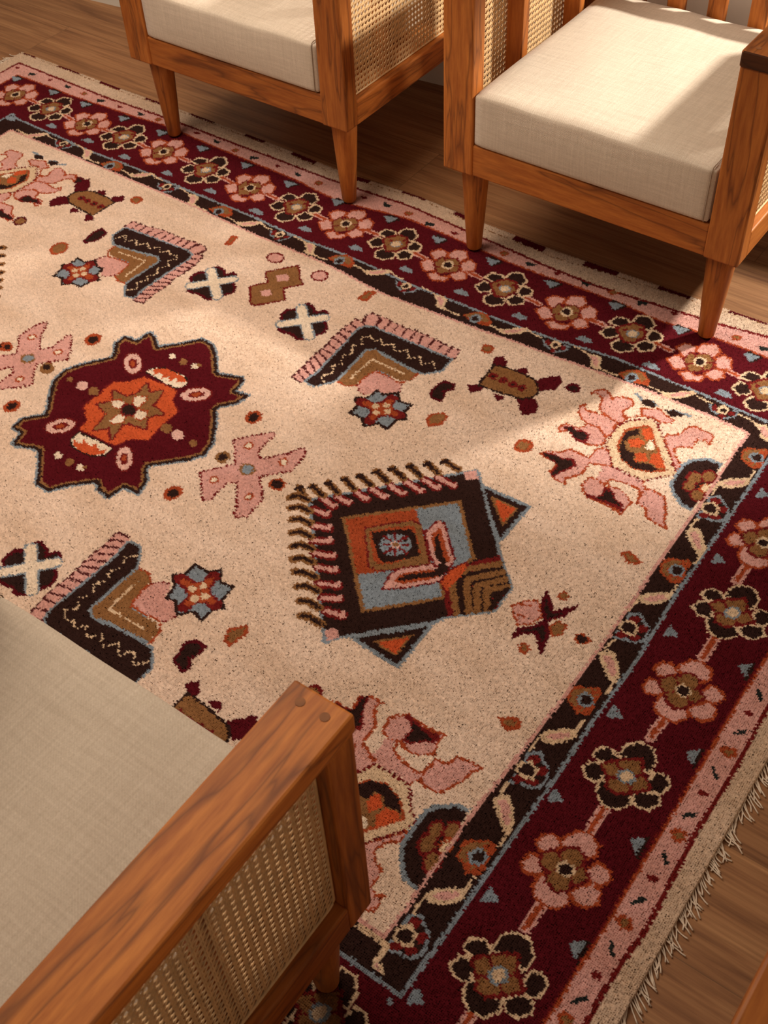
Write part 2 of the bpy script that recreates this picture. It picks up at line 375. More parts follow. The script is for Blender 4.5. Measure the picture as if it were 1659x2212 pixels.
MOTIFS = [
    """s,C,4.5,-23 -52 -25 -37 -24 -19
f,C,-1,-26 -18 -18 -3 3 14 15 21 19 29 21 11 16 0 3 -16 -14 -24
f,P,1,-21 -17 -9 0 13 15 16 6 -1 -13
s,C,4.5,17 19 18 35 17 45""",
    """s,C,4.5,-19 50 -22 37 -22 25
f,C,-1,-25 10 -21 22 -8 27 7 13 21 -7 23 -21 14 -26 -3 -12 -16 0
f,P,1,-20 11 -9 21 5 9 18 -10 16 -20 1 -9
s,C,4.5,20 -23 22 -34 21 -51""",
    """s,G,5,-16 11 -19 25 -4 37 7 27 20 19 25 7 27 -11 15 -23 -3 -25 -16 -31 -17 -16
f,D,0,3 27 4 23 2 18 -1 14 -6 12 -11 12 -15 15 -16 20 -14 25 -10 29 -5 31 0 30
f,D,0,22 16 23 11 22 7 19 3 14 2 10 3 7 6 6 10 7 14 10 18 14 20 19 19
f,D,0,20 -8 21 -11 19 -15 15 -19 11 -21 7 -21 4 -19 3 -15 5 -11 9 -8 13 -6 17 -6
f,D,0,0 -14 1 -18 -1 -22 -5 -26 -10 -28 -14 -28 -18 -26 -18 -22 -17 -17 -13 -13 -8 -11 -3 -11
s,C,5,-20 5 -8 16 5 9 9 -8 -8 -13 -19 -9 -20 5
f,K,0,1 5 2 0 1 -4 -2 -7 -7 -9 -11 -8 -14 -6 -15 -1 -14 3 -11 6 -6 8 -2 7""",
    """f,R,0,-29 6 -23 18 -8 23 7 34 17 25 15 9 19 -2 19 -23 3 -31 -10 -23 -24 -18 -27 -5
f,T,0,-24 3 -16 16 4 27 12 22 8 11 -10 6 -14 -5 -6 -14 9 -15 5 -26 -10 -19 -21 -15
f,R,0,3 -16 4 -19 3 -22 1 -24 -1 -25 -4 -25 -6 -23 -7 -20 -7 -17 -5 -15 -2 -14 1 -14
f,R,0,10 23 11 21 10 18 8 16 5 15 2 15 0 17 0 19 0 22 2 24 5 25 8 25
f,G,0,13 8 15 1 14 -6 9 -12 2 -14 -4 -13 -10 -8 -12 -1 -11 6 -6 12 1 14 8 13
f,K,0,10 6 11 1 10 -4 7 -7 3 -9 -2 -8 -5 -5 -7 0 -6 5 -3 8 2 10 6 9""",
    """s,C,4,-65 -10 -40 -11 -25 -14
f,C,-1,-32 -14 -15 -6 1 10 19 22 25 19 16 -1 2 -13 -14 -21
f,P,0,-19 -12 0 5 16 17 12 1 -8 -14
s,C,4,20 20 44 11 64 11""",
    """s,C,4,-63 20 -39 18 -23 14
f,C,-1,-25 12 -8 20 6 15 15 -9 26 -16 11 -20 -3 -15 -8 0
f,P,0,-17 11 -5 16 6 3 11 -14 1 -9
s,C,4,23 -15 42 -17 58 -15""",
    """s,G,4.5,-30 5 -18 -8 7 -18 23 -3 26 15 15 14
f,D,0,-14 5 -12 0 -13 -4 -15 -7 -18 -8 -21 -5 -24 -1 -25 4 -25 8 -23 11 -20 12 -17 9
f,D,0,9 -9 9 -13 8 -16 6 -19 2 -20 -1 -19 -3 -17 -4 -14 -2 -10 0 -7 4 -6 7 -7
f,D,0,22 8 23 4 22 1 19 -2 16 -3 13 -3 10 0 10 3 11 7 14 10 17 11 20 10
f,C,0,8 12 9 5 7 -2 3 -7 -3 -8 -8 -7 -12 -2 -14 5 -12 12 -7 17 -2 18 4 16
f,K,0,4 8 5 4 4 0 1 -3 -2 -4 -5 -3 -8 0 -8 4 -7 7 -5 10 -1 11 2 10""",
    """f,R,0,-31 -7 -22 10 -5 25 16 24 35 8 36 -8 21 -12 4 -13 -14 -13
f,T,0,-26 -3 -11 16 7 21 28 9 22 -1 7 1 -9 -9
f,G,0,9 5 11 -2 9 -9 5 -15 -2 -17 -8 -15 -13 -9 -15 -2 -13 5 -9 11 -2 13 4 11
f,K,0,5 1 6 -3 5 -7 3 -10 -1 -12 -5 -10 -8 -7 -9 -3 -8 2 -5 5 -2 6 2 5""",
    """s,C,8,-48 21 -31 20 -12 21 3 20
s,C,8,2 19 2 5 1 -7
f,C,0,-3 -15 2 -5 16 -7 21 -14 11 -17
f,P,0,0 -13 4 -7 13 -11 14 -15""",
    """s,P,15,50 5 85 3
s,R,7,50 5 85 3
f,R,-4.6,-62 19 -53 38 -31 40 -26 17 -40 1
f,R,-4.6,-23 32 -21 56 1 67 17 51 11 28 -11 26
f,R,-4.6,-61 -25 -51 -6 -29 -11 -21 -31 -36 -45
f,R,-4.6,19 20 28 45 47 38 56 15 36 2
f,R,-4.6,-21 -51 -10 -37 6 -45 23 -35 21 -51 -2 -63
f,R,-4.6,23 -28 29 -5 47 -3 56 -19 42 -35
f,P,0,-62 19 -53 38 -31 40 -26 17 -40 1
f,P,0,-23 32 -21 56 1 67 17 51 11 28 -11 26
f,P,0,-61 -25 -51 -6 -29 -11 -21 -31 -36 -45
f,P,0,19 20 28 45 47 38 56 15 36 2
f,P,0,-21 -51 -10 -37 6 -45 23 -35 21 -51 -2 -63
f,P,0,23 -28 29 -5 47 -3 56 -19 42 -35
f,D,-3,-34 -8 -31 20 -19 18 0 33 19 20 26 -7 12 -23 -6 -37 -21 -25
f,T,1,-34 -8 -31 20 -19 18 0 33 19 20 26 -7 12 -23 -6 -37 -21 -25
s,D,4,-27 19 -16 10
s,D,4,22 15 10 8
s,D,4,-23 -20 -14 -11
s,D,4,15 -21 7 -10
f,C,0,8 10 11 2 9 -6 4 -12 -3 -14 -10 -11 -15 -6 -18 3 -16 11 -12 16 -5 18 3 16
f,K,0,4 7 6 2 5 -4 2 -7 -3 -8 -7 -7 -11 -3 -13 3 -12 8 -9 12 -4 13 0 11""",
    """s,P,15,51 -4 89 -9
s,R,7,51 -4 89 -9
f,C,-4.8,-58 9 -54 30 -34 34 -20 21 -35 8
f,C,-4.8,-19 27 -19 56 1 66 22 48 21 28 0 33
f,C,-4.8,-59 -30 -53 -7 -31 -5 -27 -27 -42 -40
f,C,-4.8,27 8 31 29 52 24 56 9 41 -4
f,C,-4.8,-22 -54 -16 -35 17 -35 21 -50 5 -67 -12 -66
f,C,-4.8,22 -31 30 -11 52 -12 56 -27 39 -42
f,K,0,-58 9 -54 30 -34 34 -20 21 -35 8
f,K,0,-19 27 -19 56 1 66 22 48 21 28 0 33
f,K,0,-59 -30 -53 -7 -31 -5 -27 -27 -42 -40
f,K,0,27 8 31 29 52 24 56 9 41 -4
f,K,0,-22 -54 -16 -35 17 -35 21 -50 5 -67 -12 -66
f,K,0,22 -31 30 -11 52 -12 56 -27 39 -42
f,D,-5,-37 -3 -25 17 -16 29 5 31 22 5 12 -26 -5 -34
f,T,1,-37 -3 -25 17 -16 29 5 31 22 5 12 -26 -5 -34
f,D,0,-16 5 -15 2 -16 -1 -18 -3 -21 -4 -23 -3 -25 -1 -25 2 -25 4 -23 6 -20 7 -18 6
f,D,0,11 22 12 20 11 17 9 15 7 14 4 15 3 17 2 19 3 22 5 24 7 25 10 24
f,G,0,9 6 11 -1 9 -8 4 -13 -3 -15 -9 -14 -14 -9 -15 -2 -13 4 -8 10 -2 12 5 10
f,C,0,7 4 8 -1 6 -7 3 -11 -2 -13 -7 -11 -11 -7 -12 -2 -11 3 -7 7 -2 9 3 8""",
    """s,P,18,-1 -65 -3 -103
s,R,8,-1 -65 -3 -103
f,R,-4.6,-55 15 -51 31 -37 38 -26 29 -28 13 -43 8
f,R,-4.6,-24 33 -23 46 -14 61 2 69 20 60 24 43 16 35 -1 43 -12 35
f,R,-4.6,-55 -24 -52 -7 -36 -4 -23 -13 -30 -27 -47 -33
f,R,-4.6,29 20 34 35 49 34 59 26 52 11 39 7 29 12
f,R,-4.6,-24 -45 -24 -25 -16 -20 3 -35 22 -30 26 -41 17 -55 -1 -59 -16 -56
f,R,-4.6,24 -23 33 -8 43 5 56 -1 60 -17 48 -31 33 -31
f,P,0,-55 15 -51 31 -37 38 -26 29 -28 13 -43 8
f,P,0,-24 33 -23 46 -14 61 2 69 20 60 24 43 16 35 -1 43 -12 35
f,P,0,-55 -24 -52 -7 -36 -4 -23 -13 -30 -27 -47 -33
f,P,0,29 20 34 35 49 34 59 26 52 11 39 7 29 12
f,P,0,-24 -45 -24 -25 -16 -20 3 -35 22 -30 26 -41 17 -55 -1 -59 -16 -56
f,P,0,24 -23 33 -8 43 5 56 -1 60 -17 48 -31 33 -31
f,D,-4,-38 3 -28 18 -19 16 -16 29 -2 40 12 34 17 20 33 9 27 -7 16 -9 17 -25 4 -34 -13 -29 -19 -16 -35 -10
f,T,1,-38 3 -28 18 -19 16 -16 29 -2 40 12 34 17 20 33 9 27 -7 16 -9 17 -25 4 -34 -13 -29 -19 -16 -35 -10
s,D,3,-19 16 -9 8
s,D,3,17 20 10 10
s,D,3,16 -9 9 -2
s,D,3,-19 -16 -11 -7
f,C,0,-15 4 -6 15 8 14 16 2 6 -10 -8 -8
f,K,0,-10 3 -3 11 5 11 10 3 4 -6 -6 -5""",
    """s,P,18,-1 -61 0 -108
s,R,8,-1 -61 0 -108
f,C,-4,-57 10 -54 25 -39 32 -25 22 -33 10 -46 5
f,C,-4,-24 29 -22 51 -9 66 12 67 25 50 26 28 14 33 4 42 -10 33
f,C,-4,-59 -21 -54 -6 -40 -1 -30 -10 -27 -25 -45 -31
f,C,-4,33 16 37 33 51 36 61 26 57 8 44 5
f,C,-4,-23 -41 -27 -25 -17 -24 -4 -34 20 -24 26 -35 14 -53 -5 -56 -15 -51
f,C,-4,25 -20 36 -6 54 0 62 -11 52 -27 36 -31
f,K,0,-57 10 -54 25 -39 32 -25 22 -33 10 -46 5
f,K,0,-24 29 -22 51 -9 66 12 67 25 50 26 28 14 33 4 42 -10 33
f,K,0,-59 -21 -54 -6 -40 -1 -30 -10 -27 -25 -45 -31
f,K,0,33 16 37 33 51 36 61 26 57 8 44 5
f,K,0,-23 -41 -27 -25 -17 -24 -4 -34 20 -24 26 -35 14 -53 -5 -56 -15 -51
f,K,0,25 -20 36 -6 54 0 62 -11 52 -27 36 -31
f,D,-4,-38 0 -27 14 -16 25 7 41 17 22 38 5 26 -10 2 -30 -14 -29 -21 -11
f,T,1,-38 0 -27 14 -16 25 7 41 17 22 38 5 26 -10 2 -30 -14 -29 -21 -11
s,D,5,-22 16 -11 9
s,D,5,20 21 13 9
s,D,5,-20 -13 -10 -7
s,D,5,18 -16 11 -8
f,G,0,13 11 15 4 13 -3 8 -9 1 -11 -6 -10 -10 -5 -12 2 -10 9 -5 15 2 17 9 16
f,C,0,10 9 11 4 9 -1 6 -5 1 -7 -3 -6 -7 -2 -8 2 -6 7 -3 11 2 13 6 12""",
    """f,K,-4,-12 11 16 8 4 -15
f,G,-2,-20 3 11 8 2 -14""",
    """f,G,-2,-17 -5 -9 9 9 6 16 -1 4 -6""",
    """f,G,-1,-4 13 15 0 -4 -13 -5 0""",
    """f,G,0,3 2 4 0 4 -2 3 -4 1 -4 -1 -4 -3 -2 -4 0 -4 2 -3 4 -1 4 1 4""",
    """f,K,-2,0 4 6 18 8 -17
f,G,-1,-13 3 2 15 3 -13 -5 -6""",
    """f,D,-1,-10 1 0 4 7 2 1 -7""",
    """f,N,-1.5,-12 2 -2 5 11 7 7 -2 0 -3 -4 -9""",
    """f,N,-1.5,-13 5 -2 2 11 3 6 -6 -4 -6""",
    """f,R,0,-12 -4 -6 10 11 7 8 -8 -2 -11
f,T,0,-7 -3 -2 6 7 4 4 -5""",
    """f,N,0,-9 9 -3 10 2 1 9 -7 4 -12 -3 -2""",
    """f,D,0,-10 1 -2 6 8 3 7 -3 -4 -6""",
    """f,N,0,-9 -9 -3 3 7 11 9 6 2 -3 -5 -11""",
    """f,R,0,-16 -1 -6 9 9 10 13 -4 0 -14
f,T,0,-7 -2 1 5 8 2 2 -7""",
    """f,G,-7,-172 164 -140 166 -137 203 -121 199 -89 175 -60 207 -26 247 1 246 24 231 67 185 79 181 124 199 133 194 137 175 139 159 171 164 166 136 144 111 142 97 169 67 203 18 209 -13 191 -40 138 -94 143 -106 165 -129 173 -158 139 -161 134 -197 106 -193 89 -180 79 -187 49 -216 25 -249 -5 -248 -30 -221 -69 -182 -89 -186 -118 -199 -128 -196 -135 -167 -162 -167 -165 -140 -135 -107 -143 -91 -169 -60 -197 -22 -202 12 -186 45 -147 99 -157 119 -174 138
f,K,-3,-172 164 -140 166 -137 203 -121 199 -89 175 -60 207 -26 247 1 246 24 231 67 185 79 181 124 199 133 194 137 175 139 159 171 164 166 136 144 111 142 97 169 67 203 18 209 -13 191 -40 138 -94 143 -106 165 -129 173 -158 139 -161 134 -197 106 -193 89 -180 79 -187 49 -216 25 -249 -5 -248 -30 -221 -69 -182 -89 -186 -118 -199 -128 -196 -135 -167 -162 -167 -165 -140 -135 -107 -143 -91 -169 -60 -197 -22 -202 12 -186 45 -147 99 -157 119 -174 138
f,T,4,-172 164 -140 166 -137 203 -121 199 -89 175 -60 207 -26 247 1 246 24 231 67 185 79 181 124 199 133 194 137 175 139 159 171 164 166 136 144 111 142 97 169 67 203 18 209 -13 191 -40 138 -94 143 -106 165 -129 173 -158 139 -161 134 -197 106 -193 89 -180 79 -187 49 -216 25 -249 -5 -248 -30 -221 -69 -182 -89 -186 -118 -199 -128 -196 -135 -167 -162 -167 -165 -140 -135 -107 -143 -91 -169 -60 -197 -22 -202 12 -186 45 -147 99 -157 119 -174 138
f,B,8.5,-172 164 -140 166 -137 203 -121 199 -89 175 -60 207 -26 247 1 246 24 231 67 185 79 181 124 199 133 194 137 175 139 159 171 164 166 136 144 111 142 97 169 67 203 18 209 -13 191 -40 138 -94 143 -106 165 -129 173 -158 139 -161 134 -197 106 -193 89 -180 79 -187 49 -216 25 -249 -5 -248 -30 -221 -69 -182 -89 -186 -118 -199 -128 -196 -135 -167 -162 -167 -165 -140 -135 -107 -143 -91 -169 -60 -197 -22 -202 12 -186 45 -147 99 -157 119 -174 138
f,D,-3,-90 42 -63 63 -46 91 -7 94 39 97 52 69 84 50 85 -4 90 -42 65 -56 55 -67 46 -91 -46 -96 -53 -69 -88 -44 -87 -5 -90 20
f,O,0,-90 42 -63 63 -46 91 -7 94 39 97 52 69 84 50 85 -4 90 -42 65 -56 55 -67 46 -91 -46 -96 -53 -69 -88 -44 -87 -5 -90 20
f,D,-4,-27 78 -4 60 15 80 27 47 25 36 64 29 43 5 64 -23 25 -28 16 -39 27 -81 1 -59 -20 -84 -32 -34 -70 -24 -47 -1 -72 24 -34 24 -23 44
f,T,0,-27 78 -4 60 15 80 27 47 25 36 64 29 43 5 64 -23 25 -28 16 -39 27 -81 1 -59 -20 -84 -32 -34 -70 -24 -47 -1 -72 24 -34 24 -23 44
f,R,-3,-22 34 -1 48 7 35 5 15 -10 18
f,R,-3,11 10 31 16 40 3 38 -11 20 -10
f,R,-3,-10 -20 5 -20 11 -35 1 -46 -13 -45
f,R,-3,-52 -1 -41 11 -23 9 -17 -6 -34 -11
f,W,0,-22 34 -1 48 7 35 5 15 -10 18
f,W,0,11 10 31 16 40 3 38 -11 20 -10
f,W,0,-10 -20 5 -20 11 -35 1 -46 -13 -45
f,W,0,-52 -1 -41 11 -23 9 -17 -6 -34 -11
f,D,0,12 9 17 0 17 -9 11 -16 2 -19 -9 -17 -18 -11 -23 -3 -22 6 -17 13 -7 16 3 14
f,K,0,9 6 13 0 13 -7 8 -12 1 -15 -8 -14 -14 -9 -18 -3 -18 4 -13 10 -6 12 2 11
f,K,-3,-54 105 -52 118 -31 134 22 138 42 126 41 111 29 101 4 101 -32 103
f,W,0,-54 105 -52 118 -31 134 22 138 42 126 41 111 29 101 4 101 -32 103
f,O,0,-48 120 -31 134 21 137 38 129 22 113 14 127 6 108 -3 122 -14 106 -24 122 -35 106
f,K,-3,-38 -126 -41 -105 -18 -103 13 -100 47 -101 49 -119 32 -135 3 -140 -25 -138
f,W,0,-38 -126 -41 -105 -18 -103 13 -100 47 -101 49 -119 32 -135 3 -140 -25 -138
f,O,0,-36 -127 -13 -125 -19 -114 11 -119 9 -108 30 -117 40 -110 47 -118 32 -135 3 -140 -23 -137
f,D,0,-79 121 -68 105 -65 91 -71 82 -84 79 -100 85 -115 97 -126 112 -129 126 -124 136 -111 139 -94 133
f,L,0,-81 119 -72 106 -69 93 -74 85 -85 83 -99 88 -113 99 -122 112 -125 125 -120 133 -109 135 -95 130
f,D,0,-88 114 -84 108 -83 101 -85 97 -91 96 -99 98 -106 103 -110 110 -111 116 -109 121 -103 122 -95 120
f,R,0,-92 112 -89 108 -89 104 -90 102 -93 101 -98 102 -102 106 -105 110 -105 113 -104 116 -101 117 -96 115
f,D,0,107 132 112 121 108 107 98 93 83 84 68 81 56 86 51 98 54 112 64 126 79 135 95 138
f,L,0,104 130 108 121 105 108 95 96 82 87 68 84 58 88 54 98 57 111 67 123 81 132 94 134
f,D,0,94 121 96 116 94 109 88 103 81 98 74 96 68 98 67 103 69 109 74 116 81 121 89 123
f,R,0,88 116 89 113 88 109 85 105 81 103 77 102 74 103 73 106 74 110 77 113 81 116 85 117
f,D,0,-65 -86 -58 -97 -58 -112 -66 -126 -79 -137 -93 -141 -106 -138 -113 -127 -113 -113 -105 -98 -92 -87 -77 -83
f,L,0,-67 -89 -61 -98 -62 -111 -69 -124 -81 -134 -93 -138 -104 -136 -110 -127 -109 -114 -102 -100 -90 -90 -77 -86
f,D,0,-75 -99 -72 -104 -73 -111 -77 -118 -83 -124 -90 -126 -96 -125 -98 -120 -97 -114 -93 -106 -87 -101 -80 -98
f,R,0,-80 -105 -78 -108 -78 -112 -80 -116 -84 -119 -88 -120 -91 -119 -93 -116 -92 -113 -90 -109 -87 -106 -83 -104
f,D,0,105 -99 114 -113 115 -126 109 -134 97 -134 82 -127 69 -114 60 -99 58 -86 65 -78 77 -78 92 -86
f,L,0,102 -100 110 -113 112 -124 107 -131 96 -131 84 -124 72 -113 64 -99 62 -88 67 -81 77 -81 90 -88
f,D,0,95 -103 99 -109 100 -115 97 -119 91 -119 85 -116 78 -110 75 -103 74 -97 77 -94 83 -94 89 -97
f,R,0,92 -104 94 -108 94 -112 93 -114 90 -114 86 -112 82 -108 80 -104 79 -101 81 -99 84 -99 88 -101
f,W,0,-36 176 -34 172 -34 168 -36 165 -40 164 -44 165 -48 168 -50 171 -50 175 -48 178 -44 179 -40 178
f,T,0,-3 177 -1 172 -1 168 -3 164 -8 163 -13 164 -18 167 -20 172 -20 177 -18 180 -13 181 -8 180
f,W,0,26 179 28 175 28 171 26 167 22 166 17 167 13 170 11 174 11 178 13 181 17 182 22 181
f,T,0,29 184 31 181 31 178 29 176 26 176 23 176 21 178 19 181 19 184 21 186 24 186 27 186
f,T,0,-168 3 -165 0 -165 -4 -167 -6 -171 -7 -175 -6 -178 -4 -180 -1 -180 2 -178 5 -175 6 -171 5
f,L,0,-127 6 -123 0 -123 -6 -127 -11 -133 -13 -141 -12 -147 -7 -151 -1 -151 5 -148 9 -141 11 -134 10
f,T,0,-95 6 -91 0 -91 -6 -95 -10 -101 -12 -108 -11 -114 -7 -118 -1 -118 5 -114 9 -108 11 -101 10
f,T,0,108 9 111 3 111 -4 107 -8 101 -10 94 -9 88 -5 84 1 85 8 88 12 95 14 102 13
f,L,0,141 7 144 1 144 -6 140 -11 133 -13 126 -11 120 -7 116 -1 116 6 120 11 127 13 134 11
f,T,0,178 4 180 0 180 -5 177 -8 173 -9 168 -8 164 -5 162 -1 162 3 165 6 169 8 174 7
f,W,0,-21 -168 -19 -172 -19 -176 -21 -179 -26 -181 -31 -180 -35 -177 -38 -173 -38 -169 -35 -166 -31 -165 -26 -165
f,T,0,13 -169 15 -173 15 -178 12 -182 7 -183 2 -182 -3 -179 -6 -175 -6 -170 -3 -167 2 -165 8 -166
f,W,0,41 -168 43 -172 43 -176 41 -179 36 -180 31 -179 27 -177 25 -173 25 -169 27 -166 32 -164 37 -165
f,T,0,43 -165 44 -167 44 -169 43 -171 40 -171 38 -171 36 -170 35 -168 35 -166 36 -164 38 -163 41 -164""",
    """f,P,0,-82 47 -56 81 -31 107 -23 108 -21 100 -22 78 -22 53 -10 40 0 40 10 53 32 79 45 107 51 109 63 95 67 44 43 19 26 -1 42 -16 56 -29 69 -43 70 -62 73 -93 63 -95 59 -106 46 -98 40 -84 16 -56 1 -36 -14 -48 -15 -74 -12 -99 -25 -106 -46 -86 -77 -54 -74 -49 -50 -19 -36 -1 -58 24
sd9,D,5.6,-82 47 -56 81 -31 107 -23 108 -21 100 -22 78 -22 53 -10 40 0 40 10 53 32 79 45 107 51 109 63 95 67 44 43 19 26 -1 42 -16 56 -29 69 -43 70 -62 73 -93 63 -95 59 -106 46 -98 40 -84 16 -56 1 -36 -14 -48 -15 -74 -12 -99 -25 -106 -46 -86 -77 -54 -74 -49 -50 -19 -36 -1 -58 24 -82 47
f,R,0,-41 61 -37 57 -36 51 -37 46 -41 42 -46 41 -51 43 -55 47 -56 53 -55 59 -51 62 -46 63
f,W,0,-41 55 -40 52 -40 49 -42 47 -44 46 -48 47 -50 49 -52 52 -52 55 -50 57 -48 58 -44 57
f,R,0,45 65 48 61 49 55 48 50 45 46 40 45 35 47 31 51 30 57 31 62 35 66 40 67
f,W,0,44 59 46 56 46 53 44 51 41 50 38 51 35 53 34 56 34 59 36 61 38 62 42 61
f,R,0,-37 -46 -33 -50 -32 -56 -33 -61 -37 -64 -42 -65 -46 -64 -50 -59 -52 -54 -50 -49 -47 -45 -42 -44
f,W,0,-37 -52 -36 -55 -36 -58 -37 -60 -40 -61 -43 -60 -46 -58 -48 -55 -48 -52 -46 -50 -43 -49 -40 -50
f,R,0,48 -44 51 -48 52 -53 51 -58 48 -62 43 -63 38 -61 35 -57 33 -52 35 -47 38 -43 43 -42
f,W,0,47 -50 49 -52 49 -55 47 -57 44 -58 41 -57 39 -55 37 -53 37 -50 39 -48 42 -47 45 -48
f,T,0,7 10 11 2 9 -5 4 -12 -4 -14 -13 -13 -20 -8 -24 -1 -23 7 -17 13 -9 16 0 15
f,G,0,2 8 5 3 4 -3 1 -7 -5 -9 -11 -8 -16 -4 -18 1 -18 7 -14 11 -9 13 -3 12
f,T,0,-59 13 -54 6 -53 -2 -55 -10 -61 -15 -69 -15 -76 -12 -82 -6 -83 3 -80 10 -74 15 -66 16
f,K,0,-61 5 -59 1 -59 -4 -62 -7 -66 -8 -71 -7 -75 -4 -77 0 -77 5 -75 8 -70 9 -65 8
f,R,0,80 12 84 4 83 -4 77 -10 69 -13 60 -12 53 -7 49 1 50 9 56 15 64 18 73 17
f,K,0,76 9 79 3 78 -2 74 -7 68 -9 62 -8 57 -4 54 1 55 7 59 12 65 14 71 13""",
    """f,P,0,-135 -109 -134 -89 -134 -66 -137 -45 -138 -25 -135 -2 -137 18 -140 42 -140 61 -140 81 -137 100 -136 115 -121 118 -124 138 -117 152 -97 153 -82 156 -63 153 -28 154 -5 157 19 158 42 158 66 155 89 154 110 157 114 144 115 126 101 123 24 119 -83 118 -107 107 -112 86 -108 46 -102 -108 -113 -115
sd16,Q,5,-135 -109 -134 -89 -134 -66 -137 -45 -138 -25 -135 -2 -137 18 -140 42 -140 61 -140 81 -137 100 -136 115 -121 118 -124 138 -117 152 -97 153 -82 156 -63 153 -28 154 -5 157 19 158 42 158 66 155 89 154 110 157 114 144 115 126
s,Q,4.6,-88 148 -84 124
s,Q,4.6,-66 149 -65 125
s,Q,4.6,-46 146 -44 126
s,Q,4.6,-24 150 -20 126
s,Q,4.6,-2 153 1 127
s,Q,4.6,18 151 25 126
s,Q,4.6,46 152 47 125
s,Q,4.6,68 154 71 128
s,Q,4.6,90 153 93 127
s,Q,4.6,-135 97 -110 92
s,Q,4.6,-140 75 -110 72
s,Q,4.6,-139 60 -107 50
s,Q,4.6,-138 39 -105 32
s,Q,4.6,-135 17 -105 11
s,Q,4.6,-133 -3 -104 -7
s,Q,4.6,-134 -16 -104 -28
s,Q,4.6,-134 -33 -103 -48
s,Q,4.6,-133 -51 -103 -68
s,Q,4.6,-133 -72 -104 -85
s,Q,4.6,-132 -91 -102 -104
s,Q,4.6,-132 -111 -109 -113
s,Q,4.6,-120 116 -105 110
s,Q,4.6,-123 137 -116 119
s,Q,4.6,-96 152 -86 125
f,G,-4,-106 105 -86 118 -73 116 24 119 110 122 113 81 87 52 12 52 -31 57 -47 56 -54 42 -54 5 -50 -66 -65 -90 -79 -107 -102 -104 -98 -65 -106 43 -111 85
f,K,1,-106 105 -86 118 -73 116 24 119 110 122 113 81 87 52 12 52 -31 57 -47 56 -54 42 -54 5 -50 -66 -65 -90 -79 -107 -102 -104 -98 -65 -106 43 -111 85
sd8,C,4,-69 -86 -85 -73 -71 -52 -85 -34 -73 -18 -87 4 -73 18 -88 42 -73 57 -89 73 -78 87 -60 81 -49 92 -37 77 -18 95 -2 76 17 95 35 75 50 93 69 73 84 95 102 74
f,G,-2,-57 47 -41 59 74 48 75 44 -45 -68 -50 -66
f,T,0,-53 45 -39 57 -15 51 14 49 75 44 76 20 58 7 32 8 3 7 -4 -3 -10 -36 -8 -54 -24 -67 -46 -67 -50 -1
s,C,4.2,-28 -44 -29 -7 -28 30 -10 29 52 29
f,P,0,0 3 27 4 63 0 74 -8 80 -28 67 -41 54 -45 35 -46 30 -65 23 -70 10 -67 -6 -53 -8 -35 -4 -7
s,R,4,-45 -68 -23 -68 -9 -57 -4 -54 -8 -35 -4 -7 0 3 27 4 62 1 77 19 78 46
sd10,D,3.5,-6 -53 10 -67 23 -70
sd10,D,3.5,68 -1 74 -8 80 -28
f,K,-3,38 -44 55 -47 78 -26 95 -46 120 -39 121 -67 135 -80 122 -92 120 -126 96 -121 78 -144 63 -128 32 -129 31 -103 14 -87 35 -71
f,G,3,38 -44 55 -47 78 -26 95 -46 120 -39 121 -67 135 -80 122 -92 120 -126 96 -121 78 -144 63 -128 32 -129 31 -103 14 -87 35 -71
s,D,24,32 -90 117 -79
s,D,24,77 -46 77 -124
f,D,0,100 -69 103 -80 100 -92 91 -102 78 -107 66 -105 56 -98 52 -87 55 -75 65 -66 77 -61 90 -62
s,R,14,40 -89 108 -80
s,R,14,78 -55 77 -114
f,R,0,97 -71 100 -80 97 -90 89 -99 78 -103 67 -102 59 -96 56 -87 59 -77 67 -69 78 -64 89 -65
f,C,0,70 -80 71 -83 70 -87 68 -90 64 -91 60 -91 57 -88 55 -85 56 -81 59 -78 63 -76 67 -77
f,C,0,86 -65 87 -69 87 -73 84 -76 80 -77 76 -76 73 -74 72 -70 72 -66 75 -63 79 -62 83 -62
f,C,0,81 -94 83 -97 82 -101 79 -104 75 -106 71 -105 68 -102 67 -99 68 -95 70 -92 74 -91 78 -91
f,C,0,98 -79 100 -82 99 -86 96 -89 93 -90 89 -90 85 -87 84 -84 85 -80 87 -77 91 -75 95 -76""",
